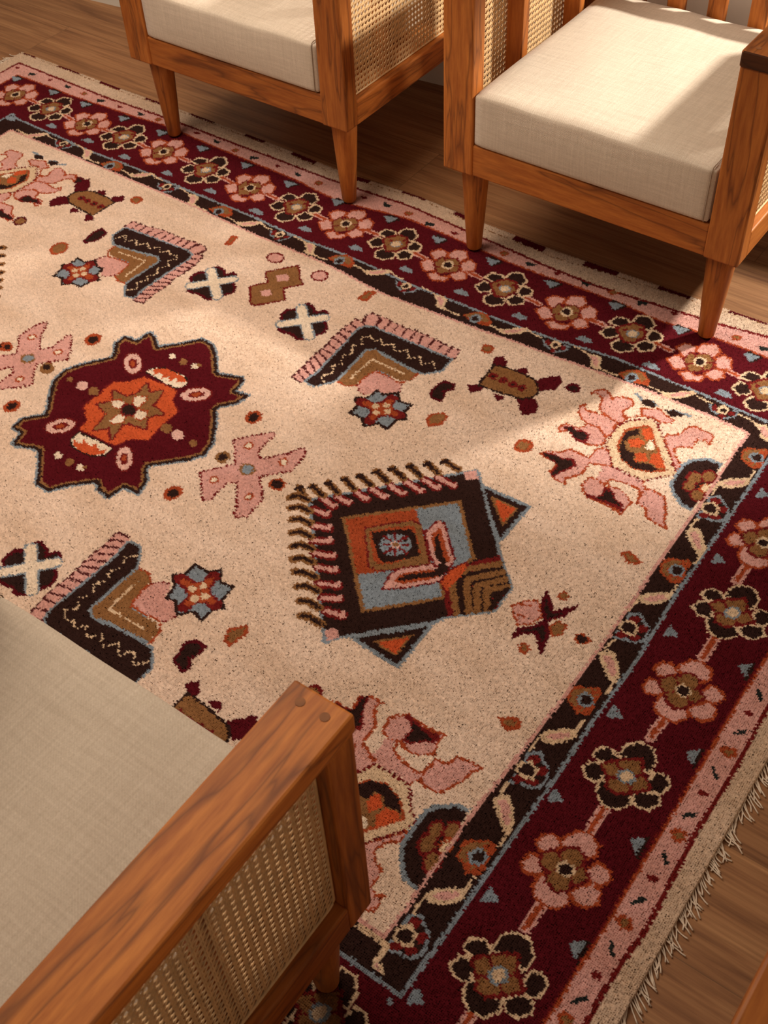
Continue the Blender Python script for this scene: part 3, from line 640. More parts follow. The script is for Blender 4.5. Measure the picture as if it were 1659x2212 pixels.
    """f,B,-1,-71 47 -55 64 -45 54 -39 52 -35 42 -42 34 -59 33
f,B,-1,-69 -53 -56 -43 -36 -40 -37 -51 -52 -68
f,B,-1,-14 -46 12 -42 13 -52 5 -60
f,B,-1,-14 40 2 57 14 46 12 34
f,B,-1,40 33 50 51 74 71 85 58 86 30 68 15 58 9
f,B,-1,37 -36 65 -15 83 -31 86 -52 69 -71
f,K,-4,-55 29 -28 35 -7 35 22 35 39 30 55 14 62 -2 56 -17 44 -29 23 -32 -11 -37 -50 -39
f,T,1,-55 29 -28 35 -7 35 22 35 39 30 55 14 62 -2 56 -17 44 -29 23 -32 -11 -37 -50 -39
f,D,0,-32 4 -30 -1 -31 -6 -34 -10 -39 -12 -44 -10 -48 -7 -49 -2 -49 4 -45 7 -40 9 -35 8
f,K,0,-37 1 -36 -1 -37 -3 -38 -4 -40 -5 -41 -5 -43 -3 -43 -1 -43 0 -42 2 -40 2 -38 2
f,D,0,-8 5 -7 -1 -8 -6 -11 -9 -16 -11 -21 -10 -25 -6 -26 -1 -25 4 -22 8 -17 9 -12 8
f,K,0,-14 1 -13 -1 -13 -2 -15 -4 -16 -4 -18 -4 -19 -3 -20 -1 -20 1 -18 2 -17 3 -15 2
f,D,0,14 4 16 -1 15 -7 12 -10 7 -12 2 -11 -2 -7 -3 -2 -2 3 1 7 6 8 11 7
f,K,0,9 0 10 -2 9 -3 8 -5 7 -5 5 -5 3 -4 3 -2 3 0 5 1 6 2 8 2
f,D,0,35 4 36 -1 35 -6 32 -10 27 -12 22 -10 19 -7 17 -2 18 3 22 7 26 9 31 7
f,K,0,30 0 30 -1 30 -3 29 -4 27 -5 25 -5 24 -3 23 -2 24 0 25 2 27 2 28 2""",
    """f,B,0,15 5 16 -3 12 -10 6 -14 -3 -15 -11 -12 -16 -5 -17 3 -13 10 -6 14 2 15 10 11
f,K,0,9 3 10 -1 7 -5 3 -8 -2 -9 -7 -7 -10 -3 -10 1 -8 5 -4 8 2 8 6 7""",
    """f,P,0,-67 -7 -31 -45 -1 -49 35 -48 40 -63 0 -64 -19 -76 -34 -78 -42 -91 -43 -65
s,R,0.1,-67 -7 -31 -45 -1 -49 35 -48 40 -63 0 -64 -19 -76 -34 -78 -42 -91 -43 -65 -67 -7
f,P,0,-164 113 -161 125 -146 139 -129 132 -122 119 -117 131 -88 142 -78 133 -81 114 -87 100 -78 89 -67 92 -75 66 -91 67 -114 74 -127 82 -138 113 -153 121
s,R,4.6,-164 113 -161 125 -146 139 -129 132 -122 119 -117 131 -88 142 -78 133 -81 114 -87 100 -78 89 -67 92 -75 66 -91 67 -114 74 -127 82 -138 113 -153 121 -164 113
f,P,0,-158 53 -164 70 -156 80 -151 66 -129 68 -110 72 -80 66 -75 33 -80 17 -98 30 -126 32 -143 38
s,R,4.6,-158 53 -164 70 -156 80 -151 66 -129 68 -110 72 -80 66 -75 33 -80 17 -98 30 -126 32 -143 38 -158 53
f,P,0,-169 -5 -160 10 -134 12 -126 32 -103 35 -80 17 -73 -2 -81 -11 -96 -18 -117 -19 -135 -11 -147 -3 -162 -16
s,R,4.6,-169 -5 -160 10 -134 12 -126 32 -103 35 -80 17 -73 -2 -81 -11 -96 -18 -117 -19 -135 -11 -147 -3 -162 -16 -169 -5
f,D,-3,-161 -1 -145 7 -134 2 -126 7 -109 6 -105 -16 -122 -19 -140 -6
f,K,0,-161 -1 -145 7 -134 2 -126 7 -111 5 -109 -14 -124 -16 -140 -6
f,P,0,-160 -88 -154 -76 -134 -69 -119 -47 -78 -50 -78 -22 -67 -7 -48 -18 -31 -45 -46 -51 -71 -62 -69 -94 -89 -123 -81 -133 -105 -133 -122 -121 -118 -92 -151 -94
s,R,4.6,-160 -88 -154 -76 -134 -69 -119 -47 -78 -50 -78 -22 -67 -7 -48 -18 -31 -45 -46 -51 -71 -62 -69 -94 -89 -123 -81 -133 -105 -133 -122 -121 -118 -92 -151 -94 -160 -88
f,D,-3,-157 -84 -134 -78 -117 -79 -104 -70 -88 -79 -96 -93 -107 -111 -111 -127 -118 -123 -115 -97 -129 -91 -151 -90
f,K,0,-157 -84 -134 -78 -117 -79 -105 -73 -92 -82 -97 -91 -107 -111 -111 -126 -118 -123 -115 -97 -129 -91 -151 -90
f,P,0,-55 -119 -53 -95 -38 -89 -19 -95 -16 -101 -10 -93 8 -89 26 -95 42 -110 39 -134 41 -147 30 -140 -1 -139 -32 -141 -47 -129
s,R,4.6,-55 -119 -53 -95 -38 -89 -19 -95 -16 -101 -10 -93 8 -89 26 -95 42 -110 39 -134 41 -147 30 -140 -1 -139 -32 -141 -47 -129 -55 -119
f,D,-2,-16 -101 -1 -102 12 -116 32 -124 36 -136 1 -134 -31 -139 -36 -135 -16 -130 -11 -120
f,K,0,-12 -104 0 -105 12 -117 32 -128 0 -131 -19 -134 -10 -121
f,P,0,45 -64 58 -59 85 -63 96 -81 106 -96 112 -118 124 -131 104 -130 79 -125 70 -106 51 -104 48 -88
s,R,4.6,45 -64 58 -59 85 -63 96 -81 106 -96 112 -118 124 -131 104 -130 79 -125 70 -106 51 -104 48 -88 45 -64
f,P,0,-33 -70 -1 -53 35 -49 48 -69 41 -74 4 -72 -19 -76 -26 -92 -38 -89
f,F,0,-19 -82 6 -75 37 -71 44 -79 46 -99 39 -105 26 -95 8 -89 -7 -91
s,R,4.5,49 -100 44 -79 36 -70 4 -72 -18 -77 -21 -90 -6 -92
sd12,R,4.5,35 -48 44 -61 54 -61
f,P,0,14 88 24 90 36 106 40 131 50 138 86 135 93 127 94 104 84 114 70 105 70 80 53 73 43 62 55 42 74 28 74 9 17 73
s,R,4,14 88 24 90 36 106 40 131 50 138 86 135 93 127 94 104 84 114 70 105 70 80 53 73 43 62 55 42 74 28 74 9 17 73 14 88
f,P,0,-59 129 -44 135 -30 145 -12 136 8 131 8 122 -10 111 -31 116 -47 109
s,R,4,-59 129 -44 135 -30 145 -12 136 8 131 8 122 -10 111 -31 116 -47 109 -59 129
f,F,0,-80 96 -74 126 -64 123 -51 107 -67 93
s,R,4.5,-61 127 -50 109 -67 92 -79 88
s,G,7,-88 160 -67 149
s,G,7,-55 157 -37 151
f,K,0,-70 149 -62 159 -41 156 -40 143 -58 136
s,G,7,-8 154 30 159
f,K,0,-20 148 -7 157 20 155 12 144 -3 138
f,C,0,-73 67 -59 87 -30 114 -13 103 20 67 47 37 80 1 55 -23 36 -47 1 -47 -31 -45 -58 -9 -72 -1 -73 34
sd9,D,5.4,-73 67 -59 87 -30 114 -13 103 20 67 47 37 80 1 55 -23 36 -47 1 -47 -31 -45 -58 -9 -72 -1 -73 34 -73 67
f,R,0,-59 56 -30 92 -16 88 6 58 39 24 59 -1 36 -22 3 -31 -27 -19 -52 8 -56 37
f,T,5,-59 56 -30 92 -16 88 6 58 39 24 59 -1 36 -22 3 -31 -27 -19 -52 8 -56 37
f,K,0,-53 51 -35 76 -29 59 -41 43 -43 26 -31 9 -13 9 -6 -9 10 -11 20 0 48 -5 33 -20 1 -28 -25 -18 -43 2 -48 22
f,O,-1,-40 31 -28 48 -11 46 -11 31 -27 20
f,O,-1,-31 74 -19 86 -2 65 -11 51
f,O,-1,-11 5 4 21 16 3 1 -9
f,O,-1,15 20 25 35 52 5 41 -2 23 4
f,W,0,-5 34 -5 59 8 51 15 36 4 31
f,G,-5,78 31 90 52 110 69 134 70 139 55 141 30 142 1 143 -36 141 -63 118 -60 94 -42 83 -27 80 1,-225 304 11 457 139 170 139 138 136 65 141 4 140 -66 150 -213 -62 -355
f,K,2,78 31 90 52 110 69 134 70 139 55 141 30 142 1 143 -36 141 -63 118 -60 94 -42 83 -27 80 1,-225 304 11 457 139 170 139 138 136 65 141 4 140 -66 150 -213 -62 -355
f,D,0,124 21 126 11 124 2 118 -5 110 -7 102 -5 96 3 94 12 96 22 102 28 110 31 118 28
f,D,0,144 38 146 28 144 19 138 12 130 10 123 13 117 20 115 29 117 39 122 46 130 48 138 45
f,D,0,122 -5 124 -13 123 -21 118 -27 111 -29 104 -27 99 -21 97 -12 98 -4 103 2 110 4 117 2
f,D,0,147 -17 149 -26 147 -34 141 -41 134 -43 126 -40 121 -34 119 -25 121 -16 126 -9 134 -7 141 -10
f,T,0,120 18 121 11 120 4 116 0 110 -2 104 0 100 5 99 12 100 19 104 24 110 25 116 23
f,T,0,140 35 142 28 140 22 136 17 130 15 125 17 120 22 119 29 120 36 125 41 130 43 136 40
f,T,0,119 -7 121 -13 119 -19 116 -23 111 -25 106 -23 102 -18 101 -12 102 -6 105 -2 110 -1 115 -2
f,T,0,143 -19 144 -25 143 -32 139 -36 134 -38 128 -36 124 -31 123 -25 124 -18 128 -14 134 -12 139 -14
f,R,0,146 3 147 -3 146 -10 142 -14 137 -16 131 -14 127 -9 126 -2 127 4 131 9 137 10 142 8
f,C,0,144 4 145 -1 144 -6 141 -9 138 -10 134 -9 131 -5 130 0 131 5 133 8 137 9 141 8""",
    """f,G,-4,48 210 156 213 155 112
f,K,3,48 210 156 213 155 112
f,T,14,48 210 156 213 155 112
f,O,18,48 210 156 213 155 112
f,G,-4,64 -206 161 -211 158 -110
f,K,3,64 -206 161 -211 158 -110
f,T,14,64 -206 161 -211 158 -110
f,O,18,64 -206 161 -211 158 -110
f,G,-3,-192 2 27 241 172 87 191 67 229 35 231 -26 170 -83 163 -99 47 -216 31 -241
f,K,3,-192 2 27 241 172 87 191 67 229 35 231 -26 170 -83 163 -99 47 -216 31 -241
f,P,0,7 221 25 239 41 223 22 206
f,P,0,16 -218 32 -205 45 -217 31 -236
s,D,19,-173 19 -144 13
s,P,9,-173 19 -144 13
s,P,7,-144 13 -143 20
s,D,19,-152 37 -127 36
s,P,9,-152 37 -127 36
s,P,7,-127 36 -125 43
s,D,19,-129 67 -104 62
s,P,9,-129 67 -104 62
s,P,7,-104 62 -103 70
s,D,19,-111 90 -80 86
s,P,9,-111 90 -80 86
s,P,7,-80 86 -78 93
s,D,19,-87 116 -56 111
s,P,9,-87 116 -56 111
s,P,7,-56 111 -54 118
s,D,19,-67 141 -32 136
s,P,9,-67 141 -32 136
s,P,7,-32 136 -31 143
s,D,19,-42 164 -11 159
s,P,9,-42 164 -11 159
s,P,7,-11 159 -9 167
s,D,19,-24 183 11 181
s,P,9,-24 183 11 181
s,P,7,11 181 13 189
s,D,19,-171 -14 -142 -10
s,P,9,-171 -14 -142 -10
s,P,7,-142 -10 -144 -2
s,D,19,-147 -45 -119 -35
s,P,9,-147 -45 -119 -35
s,P,7,-119 -35 -122 -27
s,D,19,-124 -73 -98 -58
s,P,9,-124 -73 -98 -58
s,P,7,-98 -58 -101 -50
s,D,19,-102 -95 -72 -83
s,P,9,-102 -95 -72 -83
s,P,7,-72 -83 -74 -75
s,D,19,-81 -118 -49 -107
s,P,9,-81 -118 -49 -107
s,P,7,-49 -107 -51 -99
s,D,19,-55 -146 -24 -131
s,P,9,-55 -146 -24 -131
s,P,7,-24 -131 -26 -123
s,D,19,-30 -167 -4 -153
s,P,9,-30 -167 -4 -153
s,P,7,-4 -153 -6 -146
s,D,19,-8 -186 22 -179
s,P,9,-8 -186 22 -179
s,P,7,22 -179 20 -172
f,T,-3,-111 1 43 154 138 54 135 33 122 -25 145 -49 46 -152
f,G,4,-111 1 43 154 138 54 135 33 122 -25 145 -49 46 -152
f,R,2,-109 1 -13 96 28 55 67 12 24 -54 25 -64 -12 -94
f,D,-3,-62 1 -31 37 -3 64 16 65 64 15 81 -1 34 -49 12 -64 -4 -65
f,T,0,-62 1 -31 37 -3 64 16 65 64 15 81 -1 34 -49 12 -64 -4 -65
f,R,0,-51 0 -26 30 8 57 55 9 26 -39 7 -53 -9 -47
f,K,0,-48 0 -20 27 9 46 22 42 55 4 24 -35 5 -46
f,G,0,30 17 34 4 31 -10 21 -21 7 -26 -8 -24 -19 -15 -24 -2 -21 12 -10 23 4 28 19 26
s,D,5,-26 6 -8 5
s,D,5,11 30 6 12
s,D,5,2 -23 4 -8
s,D,5,35 -5 16 -1
s,D,5,-11 22 -3 12
s,D,5,-14 -10 -4 -6
s,D,5,25 14 16 8
s,D,5,19 -20 12 -9
f,K,0,-15 0 -14 -1 -15 -3 -15 -4 -17 -4 -18 -4 -19 -3 -20 -2 -20 0 -19 1 -17 1 -16 1
f,K,0,17 21 17 20 17 18 16 17 15 17 13 17 12 18 12 20 12 21 13 22 14 23 16 22
f,K,0,13 -20 13 -21 13 -23 12 -24 11 -24 9 -24 8 -23 8 -21 8 -20 9 -19 10 -19 12 -19
f,K,0,29 -11 30 -12 30 -13 29 -15 27 -15 26 -15 25 -14 24 -12 24 -11 25 -10 27 -10 28 -10
f,L,0,13 6 14 2 13 -3 10 -6 6 -8 1 -7 -2 -4 -4 0 -3 4 0 8 5 9 9 9
f,T,0,10 4 11 1 10 -1 8 -4 6 -4 3 -4 1 -2 0 0 0 3 2 5 5 6 8 6
f,D,-3.5,34 56 38 92 50 91 111 30 114 11 95 2 72 16
f,P,0,34 56 38 92 50 91 111 30 114 11 95 2 72 16
f,D,-3.5,45 -93 39 -56 46 -39 86 0 117 -8 116 -25 78 -66
f,P,0,45 -93 39 -56 46 -39 86 0 117 -8 116 -25 78 -66
f,R,0,45 57 48 77 56 74 107 25 101 12 76 23
f,R,0,52 -72 50 -51 90 -10 112 -13 103 -29 73 -60
f,K,0,52 56 55 64 101 19 116 8 115 -13 88 -35 59 -62 53 -61 62 -44 97 -11 97 8 75 26
f,D,-3,122 -25 120 7 133 36 142 29 143 6 140 -37
f,O,0,122 -25 120 7 133 36 142 29 143 6 140 -37
f,D,0,142 -43 139 -26 143 4 139 32 143 49 174 84 191 67 227 36 230 -26 171 -81
s,K,17,205 -75 138 -2 212 78,142 -43 139 -26 143 4 139 32 143 49 174 84 191 67 227 36 230 -26 171 -81
s,K,17,225 -76 159 -3 233 76,142 -43 139 -26 143 4 139 32 143 49 174 84 191 67 227 36 230 -26 171 -81
s,K,17,244 -76 180 -4 254 75,142 -43 139 -26 143 4 139 32 143 49 174 84 191 67 227 36 230 -26 171 -81
s,K,17,265 -77 201 -5 274 73,142 -43 139 -26 143 4 139 32 143 49 174 84 191 67 227 36 230 -26 171 -81
s,T,13,190 -77 131 -8 142 25 199 84,142 -43 139 -26 143 4 139 32 143 49 174 84 191 67 227 36 230 -26 171 -81
s,T,13,214 -75 160 -4 157 8 223 85,142 -43 139 -26 143 4 139 32 143 49 174 84 191 67 227 36 230 -26 171 -81
s,T,13,234 -76 181 -6 178 6 244 83,142 -43 139 -26 143 4 139 32 143 49 174 84 191 67 227 36 230 -26 171 -81
s,T,13,253 -77 201 -6 198 5 264 82,142 -43 139 -26 143 4 139 32 143 49 174 84 191 67 227 36 230 -26 171 -81
f,K,0,217 -9 212 12 225 32 227 -1 228 -24 221 -29
s,T,17,-228 17 -209 4
s,K,7.5,-228 17 -209 4
s,K,8,-231 11 -225 21
s,T,17,-208 33 -178 25
s,K,7.5,-208 33 -178 25
s,K,8,-211 27 -205 37
s,T,17,-190 57 -159 47
s,K,7.5,-190 57 -159 47
s,K,8,-193 51 -187 60
s,T,17,-170 82 -139 72
s,K,7.5,-170 82 -139 72
s,K,8,-173 76 -167 85
s,T,17,-151 106 -119 97
s,K,7.5,-151 106 -119 97
s,K,8,-154 100 -148 110
s,T,17,-130 132 -99 122
s,K,7.5,-130 132 -99 122
s,K,8,-134 126 -128 135
s,T,17,-110 155 -77 146
s,K,7.5,-110 155 -77 146
s,K,8,-113 149 -107 159
s,T,17,-87 180 -55 168
s,K,7.5,-87 180 -55 168
s,K,8,-90 174 -84 183
s,T,17,-62 204 -31 193
s,K,7.5,-62 204 -31 193
s,K,8,-65 197 -59 207
s,T,17,-38 227 -5 222
s,K,7.5,-38 227 -5 222
s,K,8,-41 221 -35 231
s,T,17,-226 -14 -218 -2 -194 0
s,K,7.5,-226 -14 -218 -2 -194 0
s,T,17,-207 -33 -198 -22 -174 -21
s,K,7.5,-207 -33 -198 -22 -174 -21
s,T,17,-187 -56 -178 -45 -154 -44
s,K,7.5,-187 -56 -178 -45 -154 -44
s,T,17,-168 -80 -158 -69 -134 -68
s,K,7.5,-168 -80 -158 -69 -134 -68
s,T,17,-147 -106 -138 -93 -115 -90
s,K,7.5,-147 -106 -138 -93 -115 -90
s,T,17,-126 -128 -117 -117 -94 -114
s,K,7.5,-126 -128 -117 -117 -94 -114
s,T,17,-106 -149 -94 -140 -69 -139
s,K,7.5,-106 -149 -94 -140 -69 -139
s,T,17,-82 -172 -71 -162 -46 -160
s,K,7.5,-82 -172 -71 -162 -46 -160
s,T,17,-59 -195 -47 -187 -22 -187
s,K,7.5,-59 -195 -47 -187 -22 -187
s,T,17,-36 -218 -23 -212 2 -214
s,K,7.5,-36 -218 -23 -212 2 -214""",
    """f,B,-1,-32 55 -6 49 3 39 13 56 28 51 41 24 56 13 64 -6 51 -32 39 -51 28 -59 7 -53 -14 -57 -29 -57 -42 -30 -58 -15 -58 10 -43 22 -41 41
f,K,6,-32 55 -6 49 3 39 13 56 28 51 41 24 56 13 64 -6 51 -32 39 -51 28 -59 7 -53 -14 -57 -29 -57 -42 -30 -58 -15 -58 10 -43 22 -41 41
s,G,27,-35 -37 30 33
s,G,27,-34 31 42 -35
s,W,20,-35 -37 30 33
s,W,20,-34 31 42 -35""",
    """f,D,-2,-70 -26 -21 33 10 -2 32 -18 4 -54 34 -85 -10 -138 -24 -136 -65 -88 -42 -55
f,T,3,-70 -26 -21 33 10 -2 32 -18 4 -54 34 -85 -10 -138 -24 -136 -65 -88 -42 -55
f,P,0,-40 -24 -22 -6 -5 -23 -23 -41
f,P,0,-34 -90 -21 -73 -2 -85 -15 -102
f,D,0,-66 40 -62 30 -63 20 -71 12 -82 8 -93 10 -103 17 -107 27 -106 37 -98 46 -87 49 -76 47
f,P,0,-70 38 -67 30 -68 22 -74 16 -83 13 -92 14 -99 19 -102 27 -101 35 -95 41 -86 44 -77 43
f,D,0,62 38 66 28 64 18 57 10 47 6 35 8 27 15 22 25 24 35 31 43 42 47 53 45
f,P,0,58 35 61 28 60 20 54 14 46 11 37 12 30 17 27 25 29 33 35 39 43 42 52 40
f,R,-1,165 8 168 46 188 51 187 11
f,T,6,165 8 168 46 188 51 187 11""",
    """f,R,0,-4 -24 -13 15 4 23 12 -15
f,T,8,-4 -24 -13 15 4 23 12 -15""",
    """f,R,0,10 13 15 5 16 -3 13 -11 6 -15 -2 -16 -10 -12 -15 -5 -16 4 -13 11 -6 16 2 17
f,T,0,6 8 9 3 10 -2 8 -6 4 -9 -1 -9 -6 -7 -9 -3 -10 2 -8 7 -4 10 1 10""",
    """f,B,0,9 16 15 9 17 -1 15 -10 8 -16 -1 -19 -9 -16 -16 -9 -18 1 -15 10 -8 17 0 19
f,T,0,6 11 11 6 12 0 10 -7 6 -11 -1 -13 -7 -11 -11 -6 -12 1 -11 7 -6 12 0 13""",
    """f,R,0,9 23 18 13 23 0 21 -13 13 -22 3 -26 -9 -22 -18 -13 -22 0 -21 13 -13 23 -2 26
f,T,0,7 16 13 9 16 0 15 -9 10 -16 2 -18 -6 -16 -13 -9 -16 0 -14 9 -9 16 -1 18""",
    """f,R,0,9 18 16 10 19 0 17 -11 11 -19 2 -21 -8 -18 -16 -10 -19 0 -17 11 -11 19 -1 21
f,K,0,5 11 10 6 12 0 11 -7 7 -11 1 -13 -5 -11 -9 -6 -11 0 -10 7 -6 11 -1 13""",
    """f,T,0,9 10 14 4 16 -4 13 -10 7 -14 -1 -14 -9 -10 -14 -4 -16 4 -13 10 -7 14 1 14
f,K,0,5 6 9 2 10 -2 8 -6 4 -8 0 -8 -5 -6 -9 -2 -10 2 -8 6 -4 8 1 8""",
    """f,R,0,12 7 16 1 16 -6 12 -11 5 -13 -4 -12 -11 -8 -16 -1 -16 6 -12 11 -4 13 4 12
f,K,0,7 4 10 1 10 -3 8 -7 3 -8 -2 -7 -6 -5 -9 -1 -9 3 -7 6 -2 8 3 7""",
    """f,R,0,8 17 14 10 17 1 15 -9 9 -16 0 -19 -8 -17 -15 -10 -18 -1 -16 9 -10 16 -1 19
f,K,0,4 10 8 6 10 0 9 -5 5 -10 0 -11 -5 -10 -9 -6 -11 -1 -10 5 -6 9 -1 11""",
    """f,R,0,9 17 16 9 18 -1 15 -11 9 -18 0 -21 -9 -18 -15 -10 -17 0 -14 11 -8 18 1 20
f,K,0,6 10 10 5 11 -1 9 -7 5 -11 0 -13 -5 -11 -9 -6 -10 0 -8 6 -5 11 1 12""",
    """f,R,0,10 18 16 11 18 1 15 -10 8 -17 -1 -20 -9 -18 -15 -11 -17 -1 -14 10 -8 17 1 20
f,K,0,6 11 10 6 11 0 9 -6 5 -10 0 -12 -5 -11 -9 -6 -10 0 -8 6 -4 10 1 12""",
    """f,R,0,13 8 15 0 14 -7 8 -13 1 -15 -7 -14 -12 -8 -15 -1 -13 7 -8 13 0 15 7 13
f,T,0,8 5 9 0 8 -4 5 -8 1 -9 -4 -8 -7 -5 -9 -1 -8 4 -5 8 0 9 4 8""",
    """f,R,0,16 11 19 1 17 -9 10 -16 1 -19 -8 -17 -15 -10 -18 0 -16 10 -10 17 -1 20 9 18
f,T,0,9 6 11 1 10 -5 6 -10 1 -11 -5 -10 -9 -6 -11 0 -10 6 -6 10 0 12 5 11""",
    """f,D,0,12 8 16 1 15 -6 10 -12 2 -14 -5 -13 -12 -8 -15 -1 -14 7 -9 13 -2 15 6 14
f,T,0,8 6 10 1 10 -4 6 -8 2 -9 -3 -8 -8 -5 -10 0 -9 4 -6 8 -1 10 4 9""",
    """f,R,0,14 6 14 0 11 -6 4 -10 -3 -12 -10 -10 -14 -5 -14 1 -10 7 -4 11 3 12 10 10
f,K,0,9 4 9 0 7 -4 3 -7 -2 -8 -6 -6 -9 -3 -9 1 -7 5 -3 7 2 8 7 7""",
    """f,R,0,-18 -13 -18 7 3 25 15 20 20 -11 -2 -29
f,T,6,-18 -13 -18 7 3 25 15 20 20 -11 -2 -29""",
    """f,R,0,-9 -20 -20 4 4 30 17 13 9 -25
f,T,6,-9 -20 -20 4 4 30 17 13 9 -25""",
    """f,B,-1,-10 -31 -16 10 -11 32 16 26 20 -5 3 -34
f,K,5,-10 -31 -16 10 -11 32 16 26 20 -5 3 -34""",
    """f,B,-1,-20 -17 -22 14 -12 30 12 32 15 14 5 0 14 -14 14 -29 -8 -32
f,K,5,-20 -17 -22 14 -12 30 12 32 15 14 5 0 14 -14 14 -29 -8 -32""",
    """f,B,-1,-19 -25 -26 17 -13 29 11 30 11 11 6 -5 17 -19 12 -34
f,K,5,-19 -25 -26 17 -13 29 11 30 11 11 6 -5 17 -19 12 -34""",
    """f,R,0,-26 2 -9 13 6 10 22 1 17 -6 -1 -14 -13 -3
f,T,5,-26 2 -9 13 6 10 22 1 17 -6 -1 -14 -13 -3""",
    """f,R,-2,-58 -2 -43 22 -27 33 -4 6 -13 -18 -30 -31 -42 -20
f,P,2,-58 -2 -43 22 -27 33 -4 6 -13 -18 -30 -31 -42 -20
s,R,3.5,-48 9 -30 16
s,R,3.5,-42 -11 -29 -11
f,R,0,14 -5 19 15 41 17 44 -7 31 -21
f,T,4,14 -5 19 15 41 17 44 -7 31 -21
f,B,-1,-27 59 -10 46 5 28 17 40 34 63 28 31 13 10 10 0 25 -18 35 -61 24 -53 6 -30 -11 -42 -23 -62 -26 -37 -2 -11 2 2 -14 19 -23 37
f,K,6,-27 59 -10 46 5 28 17 40 34 63 28 31 13 10 10 0 25 -18 35 -61 24 -53 6 -30 -11 -42 -23 -62 -26 -37 -2 -11 2 2 -14 19 -23 37
f,R,0,12 71 13 66 12 61 9 57 4 55 -1 56 -5 60 -6 65 -5 70 -2 74 3 76 8 75
f,T,0,9 69 10 66 9 63 7 60 4 59 1 60 -2 62 -3 65 -2 68 1 71 4 72 7 71
f,R,0,12 -61 14 -67 13 -73 10 -77 6 -78 1 -76 -4 -72 -6 -65 -6 -60 -3 -55 2 -54 7 -56
f,T,0,7 -62 9 -65 8 -69 7 -71 4 -72 1 -70 -1 -68 -2 -64 -2 -61 0 -59 2 -58 5 -59""",
    """f,R,0,-21 -2 -9 8 6 15 15 11 18 -4 3 -16 -12 -11
f,T,7,-21 -2 -9 8 6 15 15 11 18 -4 3 -16 -12 -11""",
]
